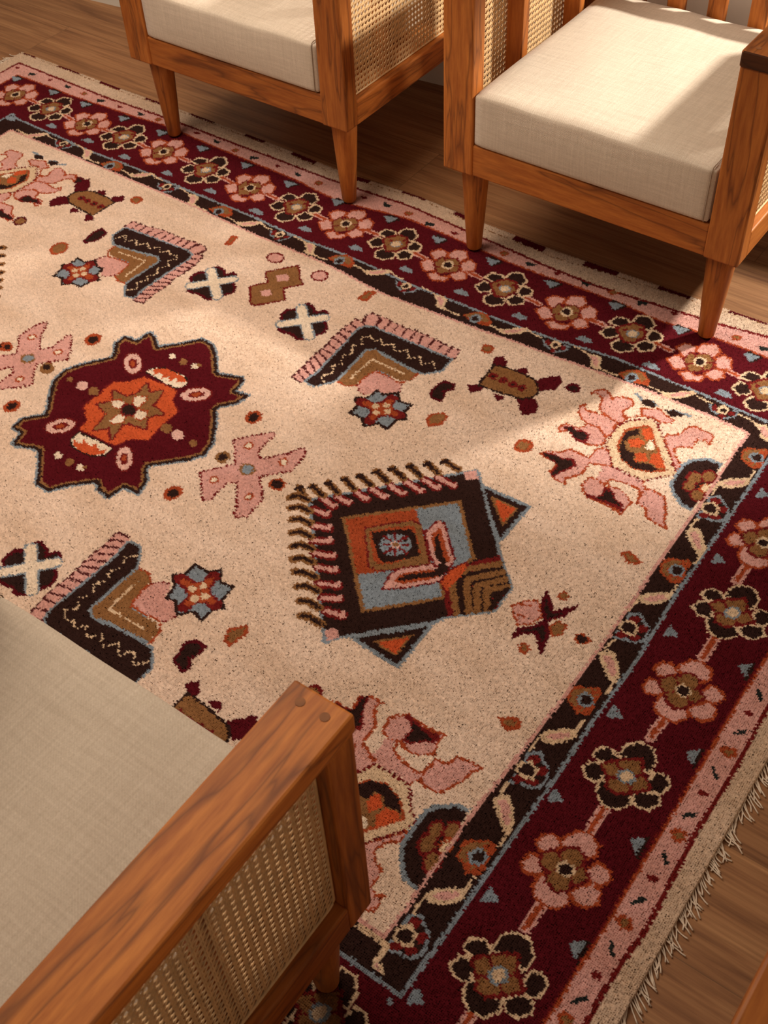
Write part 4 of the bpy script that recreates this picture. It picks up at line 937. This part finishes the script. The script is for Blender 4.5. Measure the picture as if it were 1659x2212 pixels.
LAYOUT = """
f,E,0,@0
sd6,T,2.2,-1340 934 -1132 934 -945 931 -687 934 -362 930 -158 922 70 935 276 923 465 918 726 929 949 934 1389 932
f,B,0,-1331 958 -1320 958 -1310 958 -1299 958 -1289 958 -1279 958 -1279 936 -1289 936 -1299 936 -1310 936 -1320 936 -1331 936
f,B,0,-1183 957 -1165 957 -1148 957 -1131 957 -1113 957 -1096 957 -1096 935 -1113 935 -1131 935 -1148 935 -1165 935 -1183 935
f,B,0,-1011 955 -996 955 -980 955 -965 955 -949 954 -933 954 -933 932 -949 932 -965 933 -980 933 -996 933 -1011 933
f,B,0,-837 956 -824 956 -811 956 -798 956 -785 956 -772 957 -772 935 -785 934 -798 934 -811 934 -824 934 -837 934
f,B,0,-676 957 -658 957 -640 957 -621 957 -603 957 -585 956 -585 934 -603 935 -621 935 -640 935 -658 935 -676 935
f,B,0,-476 955 -462 955 -449 955 -435 955 -421 955 -408 954 -408 932 -421 933 -435 933 -449 933 -462 933 -476 933
f,B,0,-316 952 -300 952 -284 951 -267 950 -251 950 -235 949 -235 927 -251 928 -267 928 -284 929 -300 930 -316 930
f,B,0,-107 949 -99 949 -90 950 -82 950 -74 950 -66 951 -66 929 -74 928 -82 928 -90 928 -99 927 -107 927
f,B,0,26 956 40 957 53 957 67 958 81 958 95 957 95 935 81 936 67 936 53 935 40 935 26 934
f,B,0,183 952 193 951 203 951 213 950 222 950 232 949 232 927 222 928 213 928 203 929 193 929 183 930
f,B,0,354 945 371 944 388 944 405 943 421 943 438 942 438 920 421 921 405 921 388 922 371 922 354 923
f,B,0,539 945 556 946 572 946 589 947 605 948 621 948 621 926 605 926 589 925 572 924 556 924 539 923
f,B,0,717 952 732 953 747 953 762 954 777 954 792 954 792 932 777 932 762 932 747 931 732 931 717 930
f,B,0,882 956 898 957 915 957 932 958 949 958 966 958 966 936 949 936 932 936 915 935 898 935 882 934
f,P,0,@1
s,D,7.5,@1c
f,R,-2.5,@2
f,D,1.8,@2
f,B,4.5,@2
f,G,-3.2,@3
f,K,3.2,@3
f,K,-7,@4
f,P,-1.5,@4
f,F,3.5,@4
m0,1104 479
m0,1106 156
m0,1106 -171
m0,1106 -486
m1,1106 310
m1,1108 -12
m1,1105 -332
m2,1100 393
m2,1104 73
m2,1102 -252
m2,1097 -568
m3,1108 559
m3,1107 229
m3,1107 -92
m3,1109 -413
m4,-953 641
m4,-577 648
m4,-207 638
m4,166 645
m4,530 640
m4,910 641
m5,-766 644
m5,-388 636
m5,-20 633
m5,346 637
m5,723 641
m5,1095 631
m6,-855 644
m6,-481 639
m6,-112 638
m6,252 636
m6,630 641
m6,1004 641
m7,-672 636
m7,-299 636
m7,69 631
m7,443 633
m7,810 638
m4,-953 -607,1 0 0 -1
m4,-577 -614,1 0 0 -1
m4,-207 -604,1 0 0 -1
m4,166 -611,1 0 0 -1
m4,530 -606,1 0 0 -1
m5,-766 -610,1 0 0 -1
m5,-388 -602,1 0 0 -1
m5,-20 -599,1 0 0 -1
m5,346 -603,1 0 0 -1
m6,-855 -610,1 0 0 -1
m6,-481 -605,1 0 0 -1
m6,-112 -604,1 0 0 -1
m6,252 -602,1 0 0 -1
m6,630 -607,1 0 0 -1
m7,-672 -602,1 0 0 -1
m7,-299 -602,1 0 0 -1
m7,69 -597,1 0 0 -1
m7,443 -599,1 0 0 -1
m0,-1068 479,-1 0 0 1
m0,-1070 156,-1 0 0 1
m0,-1070 -171,-1 0 0 1
m0,-1070 -486,-1 0 0 1
m1,-1070 310,-1 0 0 1
m1,-1072 -12,-1 0 0 1
m1,-1069 -332,-1 0 0 1
m2,-1064 393,-1 0 0 1
m2,-1068 73,-1 0 0 1
m2,-1066 -252,-1 0 0 1
m3,-1071 229,-1 0 0 1
m3,-1071 -92,-1 0 0 1
m3,-1073 -413,-1 0 0 1
m8,1077 -614
m9,-1160 756
m10,-1018 760
m9,-873 753
m10,-741 759
m9,-599 758
m10,-448 756
m9,-299 753
m10,-150 757
m9,-5 755
m10,141 756
m9,289 756
m10,441 758
m9,597 753
m10,747 764
m9,905 752
m10,1050 746
m11,1206 368
m12,1225 195
m11,1227 8
m12,1224 -180
m11,1224 -360
m12,1224 -544
m12,1201 585
m12,1056 -721
m11,-1175 558
m12,-1177 374
m11,-1175 192
m12,-1177 8
m11,-1175 -174
m12,-1177 -358
m11,-1175 -540
m12,-1177 -724
m10,927 -724,1 0 0 -1
m9,780 -720,1 0 0 -1
m10,629 -724,1 0 0 -1
m9,482 -720,1 0 0 -1
m10,331 -724,1 0 0 -1
m9,184 -720,1 0 0 -1
m10,33 -724,1 0 0 -1
m9,-114 -720,1 0 0 -1
m10,-265 -724,1 0 0 -1
m9,-412 -720,1 0 0 -1
m10,-563 -724,1 0 0 -1
m9,-710 -720,1 0 0 -1
m10,-861 -724,1 0 0 -1
m9,-1008 -720,1 0 0 -1
m13,-1230 822
m13,-1080 825
m13,-955 827
m13,-811 828
m13,-671 826
m13,-525 826
m13,-377 827
m13,-228 824
m13,-79 824
m13,70 828
m13,214 826
m13,365 827
m13,518 828
m13,672 831
m13,824 828
m13,983 824
m14,-1075 660
m14,-950 695
m14,-810 694
m14,-671 686
m14,-523 689
m14,-376 689
m14,-224 685
m14,-218 685
m14,-76 691
m14,71 688
m14,216 689
m14,367 690
m14,519 688
m14,671 692
m14,825 689
m14,984 689
m15,1154 479
m15,1155 291
m15,1157 103
m15,1155 -88
m15,1152 -268
m15,1155 -453
m15,1149 -629
m16,1126 -653
m17,1293 103
m17,1294 -89
m17,1292 -267
m17,1296 -450
m18,-1276 868
m19,-1212 863
m18,-1142 870
m20,-1069 869
m21,-1002 867
m19,-933 863
m18,-864 868
m20,-788 868
m21,-726 872
m18,-591 876
m20,-517 872
m21,-447 866
m19,-382 864
m18,-307 870
m20,-238 868
m21,-171 868
m18,-36 871
m20,29 873
m21,92 870
m19,159 863
m18,231 867
m21,369 867
m19,440 865
m18,508 869
m20,578 867
m21,644 869
m19,715 866
m18,788 871
m21,931 865
m19,994 861
m18,-1276 -826,1 0 0 -1
m19,-1212 -821,1 0 0 -1
m18,-1142 -828,1 0 0 -1
m20,-1069 -827,1 0 0 -1
m21,-1002 -825,1 0 0 -1
m19,-933 -821,1 0 0 -1
m18,-864 -826,1 0 0 -1
m20,-788 -826,1 0 0 -1
m21,-726 -830,1 0 0 -1
m18,-591 -834,1 0 0 -1
m20,-517 -830,1 0 0 -1
m21,-447 -824,1 0 0 -1
m19,-382 -822,1 0 0 -1
m18,-307 -828,1 0 0 -1
m20,-238 -826,1 0 0 -1
m21,-171 -826,1 0 0 -1
m18,-36 -829,1 0 0 -1
m20,29 -831,1 0 0 -1
m21,92 -828,1 0 0 -1
m19,159 -821,1 0 0 -1
m18,231 -825,1 0 0 -1
m21,369 -825,1 0 0 -1
m19,440 -823,1 0 0 -1
m18,508 -827,1 0 0 -1
m20,578 -825,1 0 0 -1
m21,644 -827,1 0 0 -1
m19,715 -824,1 0 0 -1
m18,788 -829,1 0 0 -1
m21,931 -823,1 0 0 -1
m19,994 -819,1 0 0 -1
m22,1330 71
m23,1331 30
m24,1332 -11
m25,1334 -51
m22,1333 -97
m23,1333 -138
m24,1332 -181
m25,1332 -219
m22,1332 -261
m23,1333 -300
m24,1331 -340
m25,1329 -379
m22,1333 -423
m23,1334 -466
m24,1330 -506
m25,1328 -539
m26,16 -3
m27,329 0
m27,-289 -8,-1 0 0 1
m28,361 368
m28,-338 357,-0.965 -0.017 -0.109 0.919
m28,369 -361,1.028 0.028 0.028 -0.993
m28,-361 -368,-1 0 0 -1
m29,612 492
m29,-601 491,-1 0 0 1
m29,623 -483,1 0 0 -1
m29,-612 -482,-1 0 0 -1
m30,726 545
m30,-695 543,-1 0 0 1
m31,927 436
m31,934 -423,0.947 0.099 -0.031 -1.059
m31,-864 418,-1 0 0 1
m31,-887 -426,-1 0 0 -1
z
m32,663 3
m32,-670 22,-1 0 0 -1
m33,135 415
m33,-124 414
m33,156 -403
m33,-142 -401
m34,20 534
m35,-196 561
m36,-506 558
m37,-684 338
m38,-520 311
m39,-210 117
m40,-227 -4
m41,-350 -5
m42,-197 -129
m43,239 120
m44,245 -125
m45,516 559
m46,728 347
m47,740 -326
m48,1045 9
m49,546 322
m50,559 -310
m51,-483 393
m52,511 397
m53,525 -385
m54,1030 209
m55,971 5
m56,1031 -195
"""
PAL = 'EFPQRODBKNTGLCW'
def nums(s):
    return np.array([float(v) for v in s.split()]).reshape(-1, 2)
def edge_distance(px, py, poly, closed):
    """distance to the polyline, arc length there, and inside flag (even-odd)"""
    d = np.full(px.shape, 1e9); arc = np.zeros(px.shape); ins = np.zeros(px.shape, bool)
    n = len(poly); run = 0.0
    for i in range(n if closed else n - 1):
        ax, ay = poly[i]; bx, by = poly[(i + 1) % n]
        ex, ey = bx - ax, by - ay; L2 = ex * ex + ey * ey + 1e-9
        t = np.clip(((px - ax) * ex + (py - ay) * ey) / L2, 0, 1)
        q = np.hypot(px - ax - t * ex, py - ay - t * ey)
        m = q < d
        d[m] = q[m]; arc[m] = run + t[m] * L2 ** .5
        run += L2 ** .5
        if closed and abs(ey) > 1e-9:
            c = ((ay > py) != (by > py)) & (px < ex * (py - ay) / ey + ax)
            ins ^= c
    return d, arc, ins
def paint(GX, GY, idx, x0, y0, st, op, col, w, poly, clip=None):
    pad = 14 + abs(w)
    lo = poly.min(0) - pad; hi = poly.max(0) + pad
    i0, i1 = max(0, int((lo[0] - x0) / st)), min(idx.shape[1], int((hi[0] - x0) / st) + 2)
    j0, j1 = max(0, int((lo[1] - y0) / st)), min(idx.shape[0], int((hi[1] - y0) / st) + 2)
    if i1 <= i0 or j1 <= j0: return
    px, py = GX[j0:j1, i0:i1], GY[j0:j1, i0:i1]
    sub = idx[j0:j1, i0:i1]
    if op == 'f':
        d, a, ins = edge_distance(px, py, poly, True)
        m = np.where(ins, d, -d) > w
    else:
        d, a, ins = edge_distance(px, py, poly, False)
        m = d < w / 2
        if len(op) > 1:
            per = float(op[1:].lstrip('d')); m &= (a % per) < per * .62
    if clip is not None:
        m &= edge_distance(px, py, clip, True)[2]
    sub[m] = PAL.index(col)
def dye_pattern(GX, GY, x0, y0, st):
    idx = np.zeros(GX.shape, np.uint8)
    rings = {k: nums(v) for k, v in RINGS.items()}
    motifs = [[l.split(',') for l in m.split('\n')] for m in MOTIFS]
    def args(f, A=None, t=None):
        p = f[3]
        if p[0] == '@':
            poly = rings[int(p[1])]
            if p.endswith('c'): poly = np.r_[poly, poly[:1]]
        else: poly = nums(p)
        clip = nums(f[4]) if len(f) > 4 else None
        if A is not None:
            poly = poly @ A.T + t
            if clip is not None: clip = clip @ A.T + t
        return f[0], f[1], float(f[2]), poly, clip
    for line in LAYOUT.strip().split('\n'):
        f = line.split(',')
        if f[0] == 'z':
            r = rings[4]; paint(GX, GY, idx, x0, y0, st, 's', 'P', 5, np.r_[r, r[:1]])
        elif f[0][0] == 'm':
            t = nums(f[1])[0]; A = nums(f[2]) if len(f) > 2 else np.eye(2)
            for g in motifs[int(f[0][1:])]: paint(GX, GY, idx, x0, y0, st, *args(g, A, t))
        else: paint(GX, GY, idx, x0, y0, st, *args(f))
    return idx

# ------------------------------------------------------------------ hand-knotted rug
RUG_Z = 0.011
KNOT = 3.1                                            # knot pitch in mm
DYES = dict(E=(0.58, 0.415, 0.295), F=(0.70, 0.522, 0.400), P=(0.60, 0.315, 0.270), Q=(0.085, 0.018, 0.018),
            R=(0.35, 0.064, 0.022), O=(0.52, 0.088, 0.028), D=(0.16, 0.014, 0.013), B=(0.088, 0.0065, 0.0105),
            K=(0.030, 0.013, 0.0105), N=(0.022, 0.024, 0.022), T=(0.245, 0.112, 0.042), G=(0.215, 0.250, 0.285),
            L=(0.66, 0.40, 0.34), C=(0.64, 0.46, 0.30), W=(0.74, 0.60, 0.46))

def make_rug():
    root = bpy.data.objects.new('area_rug', None)
    coll.objects.link(root)
    tag(root, 'knotted wool rug with cream field, burgundy flower border and fringed ends on the plank floor', 'rug')
    rng = np.random.default_rng(3)
    x0, x1, y0 = -1341.0, 1389.0, -893.0     # mm
    far = nums(RINGS[0])
    far = far[far[:, 1] > 900]
    far = far[np.argsort(far[:, 0])]
    nx = int((x1 - x0) / KNOT)
    ny = int((943 - y0) / KNOT)
    # knot centres, dyed by the pattern
    kx, ky = np.meshgrid(x0 + KNOT * (np.arange(nx) + .5), y0 + KNOT * (np.arange(ny) + .5))
    wob = 0.9
    idx = dye_pattern(kx + rng.normal(0, wob, kx.shape), ky + rng.normal(0, wob, kx.shape), x0, y0, KNOT)
    pal = np.array([DYES[c] for c in PAL], np.float32)
    kcol = pal[idx] * (1 + rng.normal(0, .085, idx.shape))[..., None].astype(np.float32)
    kh = np.clip(rng.normal(-.3, .7, idx.shape), -1.6, 1.2)
    # pile surface: every knot is a small tuft with furrows between tufts
    gx, gy = 2 * nx + 1, 2 * ny + 1
    vx, vy = np.meshgrid(x0 + KNOT / 2 * np.arange(gx), y0 + KNOT / 2 * np.arange(gy))
    z = np.full(vx.shape, RUG_Z * 1000 - 4.2)
    z += rng.normal(0, .3, z.shape)
    z[1::2, 1::2] = RUG_Z * 1000 + kh
    gap = rng.random(z.shape) < .02                     # thin spots where the tufts part
    z[gap] -= 1.3
    z[1::2, 0::2] += 0.9
    z[0::2, 1::2] += 0.9
    # slow swell of the pile where the rug does not lie quite flat
    z += 0.5 * np.sin(vx / 173 + vy / 240) * np.sin(vy / 131 - vx / 410)
    z = np.minimum(z, 12.3)
    ji = np.minimum(np.arange(gy) // 2, ny - 1); ii = np.minimum(np.arange(gx) // 2, nx - 1)
    col = kcol[ji][:, ii]
    vx = vx + rng.normal(0, .42, vx.shape); vy = vy + rng.normal(0, .42, vy.shape)
    edge = np.interp(vx, far[:, 0], far[:, 1])
    vy = np.where(vy > 0, vy * (edge / 943.0), vy)
    for sl in ((0, slice(None)), (-1, slice(None)), (slice(None), 0), (slice(None), -1)):
        z[sl] = 0.5
    co = np.stack([vx, vy, z], -1).reshape(-1, 3).astype(np.float32) / 1000
    n = np.arange(gx * gy, dtype=np.int32).reshape(gy, gx)
    quads = np.stack([n[:-1, :-1], n[:-1, 1:], n[1:, 1:], n[1:, :-1]], -1).reshape(-1, 4)
    me = bpy.data.meshes.new('wool_pile')
    me.vertices.add(len(co)); me.vertices.foreach_set('co', co.ravel())
    me.loops.add(quads.size); me.loops.foreach_set('vertex_index', quads.ravel())
    me.polygons.add(len(quads)); me.polygons.foreach_set('loop_start', np.arange(0, quads.size, 4, dtype=np.int32))
    me.update(calc_edges=True)
    ca = me.color_attributes.new('dye', 'FLOAT_COLOR', 'POINT')
    rgba = np.ones((len(co), 4), np.float32); rgba[:, :3] = np.clip(col.reshape(-1, 3), 0, 1)
    ca.data.foreach_set('color', rgba.ravel())
    link('wool_pile', me, wool_material(), root, smooth=True)
    # cotton fringe at both short ends: loose twisted strands lying on the floor
    for side, xe in ((1, 1388.0), (-1, -1340.0)):
        bm = bmesh.new()
        y = -888.0
        while y < 930:
            clump = random.uniform(-.28, .28)
            for k in range(random.randint(3, 6)):
                if y > 930: break
                ln = random.uniform(18, 34) * (1.15 if random.random() < .1 else 1)
                a = -0.75 + clump + random.gauss(0, .22)
                pts = []
                px, py, pz = xe - 3, y, 5.0
                bend = random.gauss(0, .30)
                for i in range(6):
                    pts.append((px / 1000, py / 1000, pz / 1000))
                    st = ln / 5
                    px += side * math.cos(a) * st; py += math.sin(a) * st
                    a += bend * .35
                    pz = max(1.4 + random.random() * 1.5, pz - 1.6) if i < 3 else 1.3 + random.random() * 2.0
                add_tube(bm, pts, [.0009, .0011, .0011, .0010, .0011, .0013], 5)
                y += random.uniform(3.4, 5.2)
        tag(from_bm('fringe', bm, FRINGE, root, True), 'loose cream cotton fringe', kind='stuff')
    return root
make_rug()

# ------------------------------------------------------------------ cane armchairs
CW, CD = 0.675, 0.594        # overall width and depth
PW, PD = 0.0715, 0.043       # front post
RB, RT = 0.230, 0.301        # seat rail
AB, AT = 0.618, 0.648        # arm

def cane_panel(y0, y1, z0, z1, x):
    """six-way woven cane: paired uprights, paired level strands and both diagonals"""
    bm = bmesh.new()
    P = 0.0125
    ny, nz = int(round((y1 - y0) / P)), int(round((z1 - z0) / P))
    py, pz = (y1 - y0) / ny, (z1 - z0) / nz
    def strip(a, b, w, off):
        a = Vector((0, *a)); b = Vector((0, *b))
        t = (b - a).normalized(); s = Vector((0, -t.z, t.y)) * (w / 2)
        lo, hi = Vector((x + off - .00045, 0, 0)), Vector((x + off + .00045, 0, 0))
        v = [bm.verts.new(p) for p in (a - s + lo, a + s + lo, b + s + lo, b - s + lo, a - s + hi, a + s + hi, b + s + hi, b - s + hi)]
        for f in ((0, 1, 2, 3), (7, 6, 5, 4), (0, 4, 5, 1), (2, 6, 7, 3), (1, 5, 6, 2), (0, 3, 7, 4)):
            bm.faces.new([v[i] for i in f])
    for i in range(ny + 1):
        for d in (-.0011, .0011):
            yy = min(max(y0 + i * py + d, y0 + .001), y1 - .001)
            strip((yy, z0), (yy, z1), .0018, -.0006 if d < 0 else -.0002)
    for j in range(nz + 1):
        for d in (-.0011, .0011):
            zz = min(max(z0 + j * pz + d, z0 + .001), z1 - .001)
            strip((y0, zz), (y1, zz), .0018, .0006 if d < 0 else .0002)
    for sgn, off in ((1, .0012), (-1, -.0012)):
        for k in [q + .5 for q in range(-nz - 1, ny + nz + 1)]:
            # diagonal through the crossings, clipped to the panel
            pts = []
            c = k
            j0, j1 = 0.0, float(nz)
            i0, i1 = (c + j0 * sgn), (c + j1 * sgn)
            if sgn > 0:
                ja, jb = max(0, -c), min(nz, ny - c)
            else:
                ja, jb = max(0, c - ny), min(nz, c)
            if jb - ja < .5: continue
            a = (y0 + (c + sgn * ja) * py, z0 + ja * pz); b = (y0 + (c + sgn * jb) * py, z0 + jb * pz)
            strip(a, b, .0022, off)
    return bm

def loop_pts(y0, y1, z0, z1, x, r=0.012):
    pts = []
    for cy, cz, a0 in ((y1 - r, z1 - r, 0), (y0 + r, z1 - r, 90), (y0 + r, z0 + r, 180), (y1 - r, z0 + r, 270)):
        for k in range(5):
            a = math.radians(a0 + 22.5 * k)
            pts.append((x, cy + r * math.cos(a), cz + r * math.sin(a)))
    return pts

def leg_bm(cx, cy, z0):
    bm = bmesh.new()
    N = 24
    prof = [(z0, .0150), (z0 + .003, .0172), (.10, .0232), (.19, .0288), (RB + .002, .0310)]
    rings = [[bm.verts.new((cx + r * math.cos(2 * math.pi * k / N), cy + r * math.sin(2 * math.pi * k / N), z)) for k in range(N)] for z, r in prof]
    for a, b in zip(rings, rings[1:]):
        for k in range(N):
            bm.faces.new((a[k], a[(k + 1) % N], b[(k + 1) % N], b[k]))
    bm.faces.new(rings[0][::-1]); bm.faces.new(rings[-1])
    return bm

def cushion_bm(x0, x1, y0, y1, z0, z1):
    bm = bmesh.new()
    nx, ny, nz = 28, 28, 8
    hx, hy, hz = (x1 - x0) / 2, (y1 - y0) / 2, (z1 - z0) / 2
    cx, cy, cz = (x0 + x1) / 2, (y0 + y1) / 2, (z0 + z1) / 2
    bmesh.ops.create_cube(bm, size=2.0)
    bmesh.ops.subdivide_edges(bm, edges=bm.edges, cuts=23, use_grid_fill=True)
    r = 0.009
    rng = random.Random(5)
    for v in bm.verts:
        p = Vector((v.co.x * hx, v.co.y * hy, v.co.z * hz))
        # rounded box
        q = Vector((max(-hx + r, min(hx - r, p.x)), max(-hy + r, min(hy - r, p.y)), max(-hz + r, min(hz - r, p.z))))
        d = p - q
        if d.length > 1e-6:
            p = q + d.normalized() * r
        u, w = p.x / hx, p.y / hy
        if v.co.z > 0:
            p.z += .005 * max(0, 1 - u ** 4) * max(0, 1 - w ** 4)
        if v.co.y < -.5:
            p.y -= .005 * max(0, 1 - u ** 2) * max(0, 1 - (p.z / hz) ** 2)
        p.z += .0012 * math.sin(9 * u + 4 * w) * (1 if v.co.z > 0 else 0)
        v.co = p + Vector((cx, cy, cz))
    return bm

def make_armchair(label):
    root = bpy.data.objects.new('armchair', None)
    coll.objects.link(root)
    tag(root, label, 'armchair')
    X, Y, Z = TEAK
    for side in (0, 1):
        xa, xb = (0.0, PW) if side == 0 else (CW - PW, CW)
        xo, xi = (xa, xb) if side == 0 else (xb, xa)            # outer / inner face
        s = 1 if side == 0 else -1
        box_obj('front_post', (xa, xb, 0.0, PD, RB, AB + .001), Z, root, .004)
        box_obj('rear_post', (xa, xb, CD - .045, CD, RB, AB + .001), Z, root, .004)
        arm = box_obj('armrest', (xa - .001, xb + .001, -.003, CD + .002, AB, AT), Y, root, .0035)
        arm.data.materials.append(END)                       # sawn end at the front of the arm
        for f in arm.data.polygons:
            if f.normal.y < -.9:
                f.material_index = 1
        for px_ in (xo + s * .021, xo + s * .051):          # wooden pegs over the screws
            bm = bmesh.new()
            bmesh.ops.create_cone(bm, cap_ends=True, segments=20, radius1=.0052, radius2=.0052, depth=.001, matrix=Matrix.Translation((px_, .016, AT)))
            from_bm('peg', bm, PEG, arm)
        box_obj('side_rail', (xa + .0008, xb - .0008, PD - .001, CD - .044, RB, .2885), Y, root, .003)
        cx = xo + s * .020
        c = from_bm('cane_panel', cane_panel(PD + .001, CD - .046, .2890, AB - .001, cx), CANE, root)
        bm = bmesh.new()
        add_tube(bm, loop_pts(PD + .003, CD - .048, .2910, AB - .003, cx + (-s) * .0018), .0021, 6, True)
        from_bm('cane_bead', bm, CANE, c, True)
        for yy in (.196, .440):
            x1_, x2_ = sorted((xo + s * .028, xi - s * .004))
            box_obj('side_slat', (x1_, x2_, yy, yy + .024, .288, AB + .001), Z, root, .002)
        fx = xo + s * .050
        from_bm('leg', leg_bm(fx, .053, .0128), Z, root, True)
        from_bm('leg', leg_bm(fx, CD - .050, .0), Z, root, True)
    box_obj('front_rail', (PW - .001, CW - PW + .001, .004, .030, RB, RT), X, root, .003)
    box_obj('rear_rail', (PW - .001, CW - PW + .001, CD - .036, CD - .010, RB, RT), X, root, .003)
    box_obj('seat_deck', (PW - .004, CW - PW + .004, .029, CD - .035, .283, .2995), X, root, .0)
    box_obj('top_rail', (PW - .001, CW - PW + .001, CD - .040, CD - .008, .492, .530), X, root, .004)
    for k in range(5):
        x0 = PW + .053 + k * .0945
        box_obj('back_slat', (x0, x0 + .040, CD - .034, CD - .014, RT - .001, .493), Z, root, .003)
    cu = from_bm('seat_cushion', cushion_bm(PW + .0025, CW - PW - .0025, .001, CD - .040, .3015, .418), FABRIC, root, True)
    tag(cu, 'boxed beige woven seat cushion')
    for x in (CW - PW - .013,):
        bm = bmesh.new()
        add_tube(bm, loop_pts(.0008, CD - .0402, .3018, .4182, x, .0088), .0011, 6, True)
        from_bm('seam', bm, SEAM, cu, True)
    return root

def copy_tree(o, parent=None):
    c = o.copy()
    coll.objects.link(c)
    if parent is not None:
        c.parent = parent
    for ch in [k for k in bpy.data.objects if k.parent == o]:
        copy_tree(ch, c)
    return c

FAR_Y = 0.7824
chair = make_armchair('left of the two far teak and cane armchairs, cut off by the top edge')
chair['group'] = 'matching teak and cane armchairs around the rug'
chair.location = (-0.684, FAR_Y, 0)
for label, loc, rz in (
        ('teak and cane armchair at far right with brightly lit seat cushion and slatted back', (0.2493, FAR_Y, 0), 0.0),
        ('teak and cane armchair in the left foreground, seen from above beside the camera', (1.090, -0.628, 0), math.pi),
        ('teak armchair of which only an armrest edge shows in the bottom right corner', (2.178, -0.475, 0), math.pi)):
    c = copy_tree(chair)
    c['label'] = label
    c.location = loc
    c.rotation_euler = (0, 0, rz)
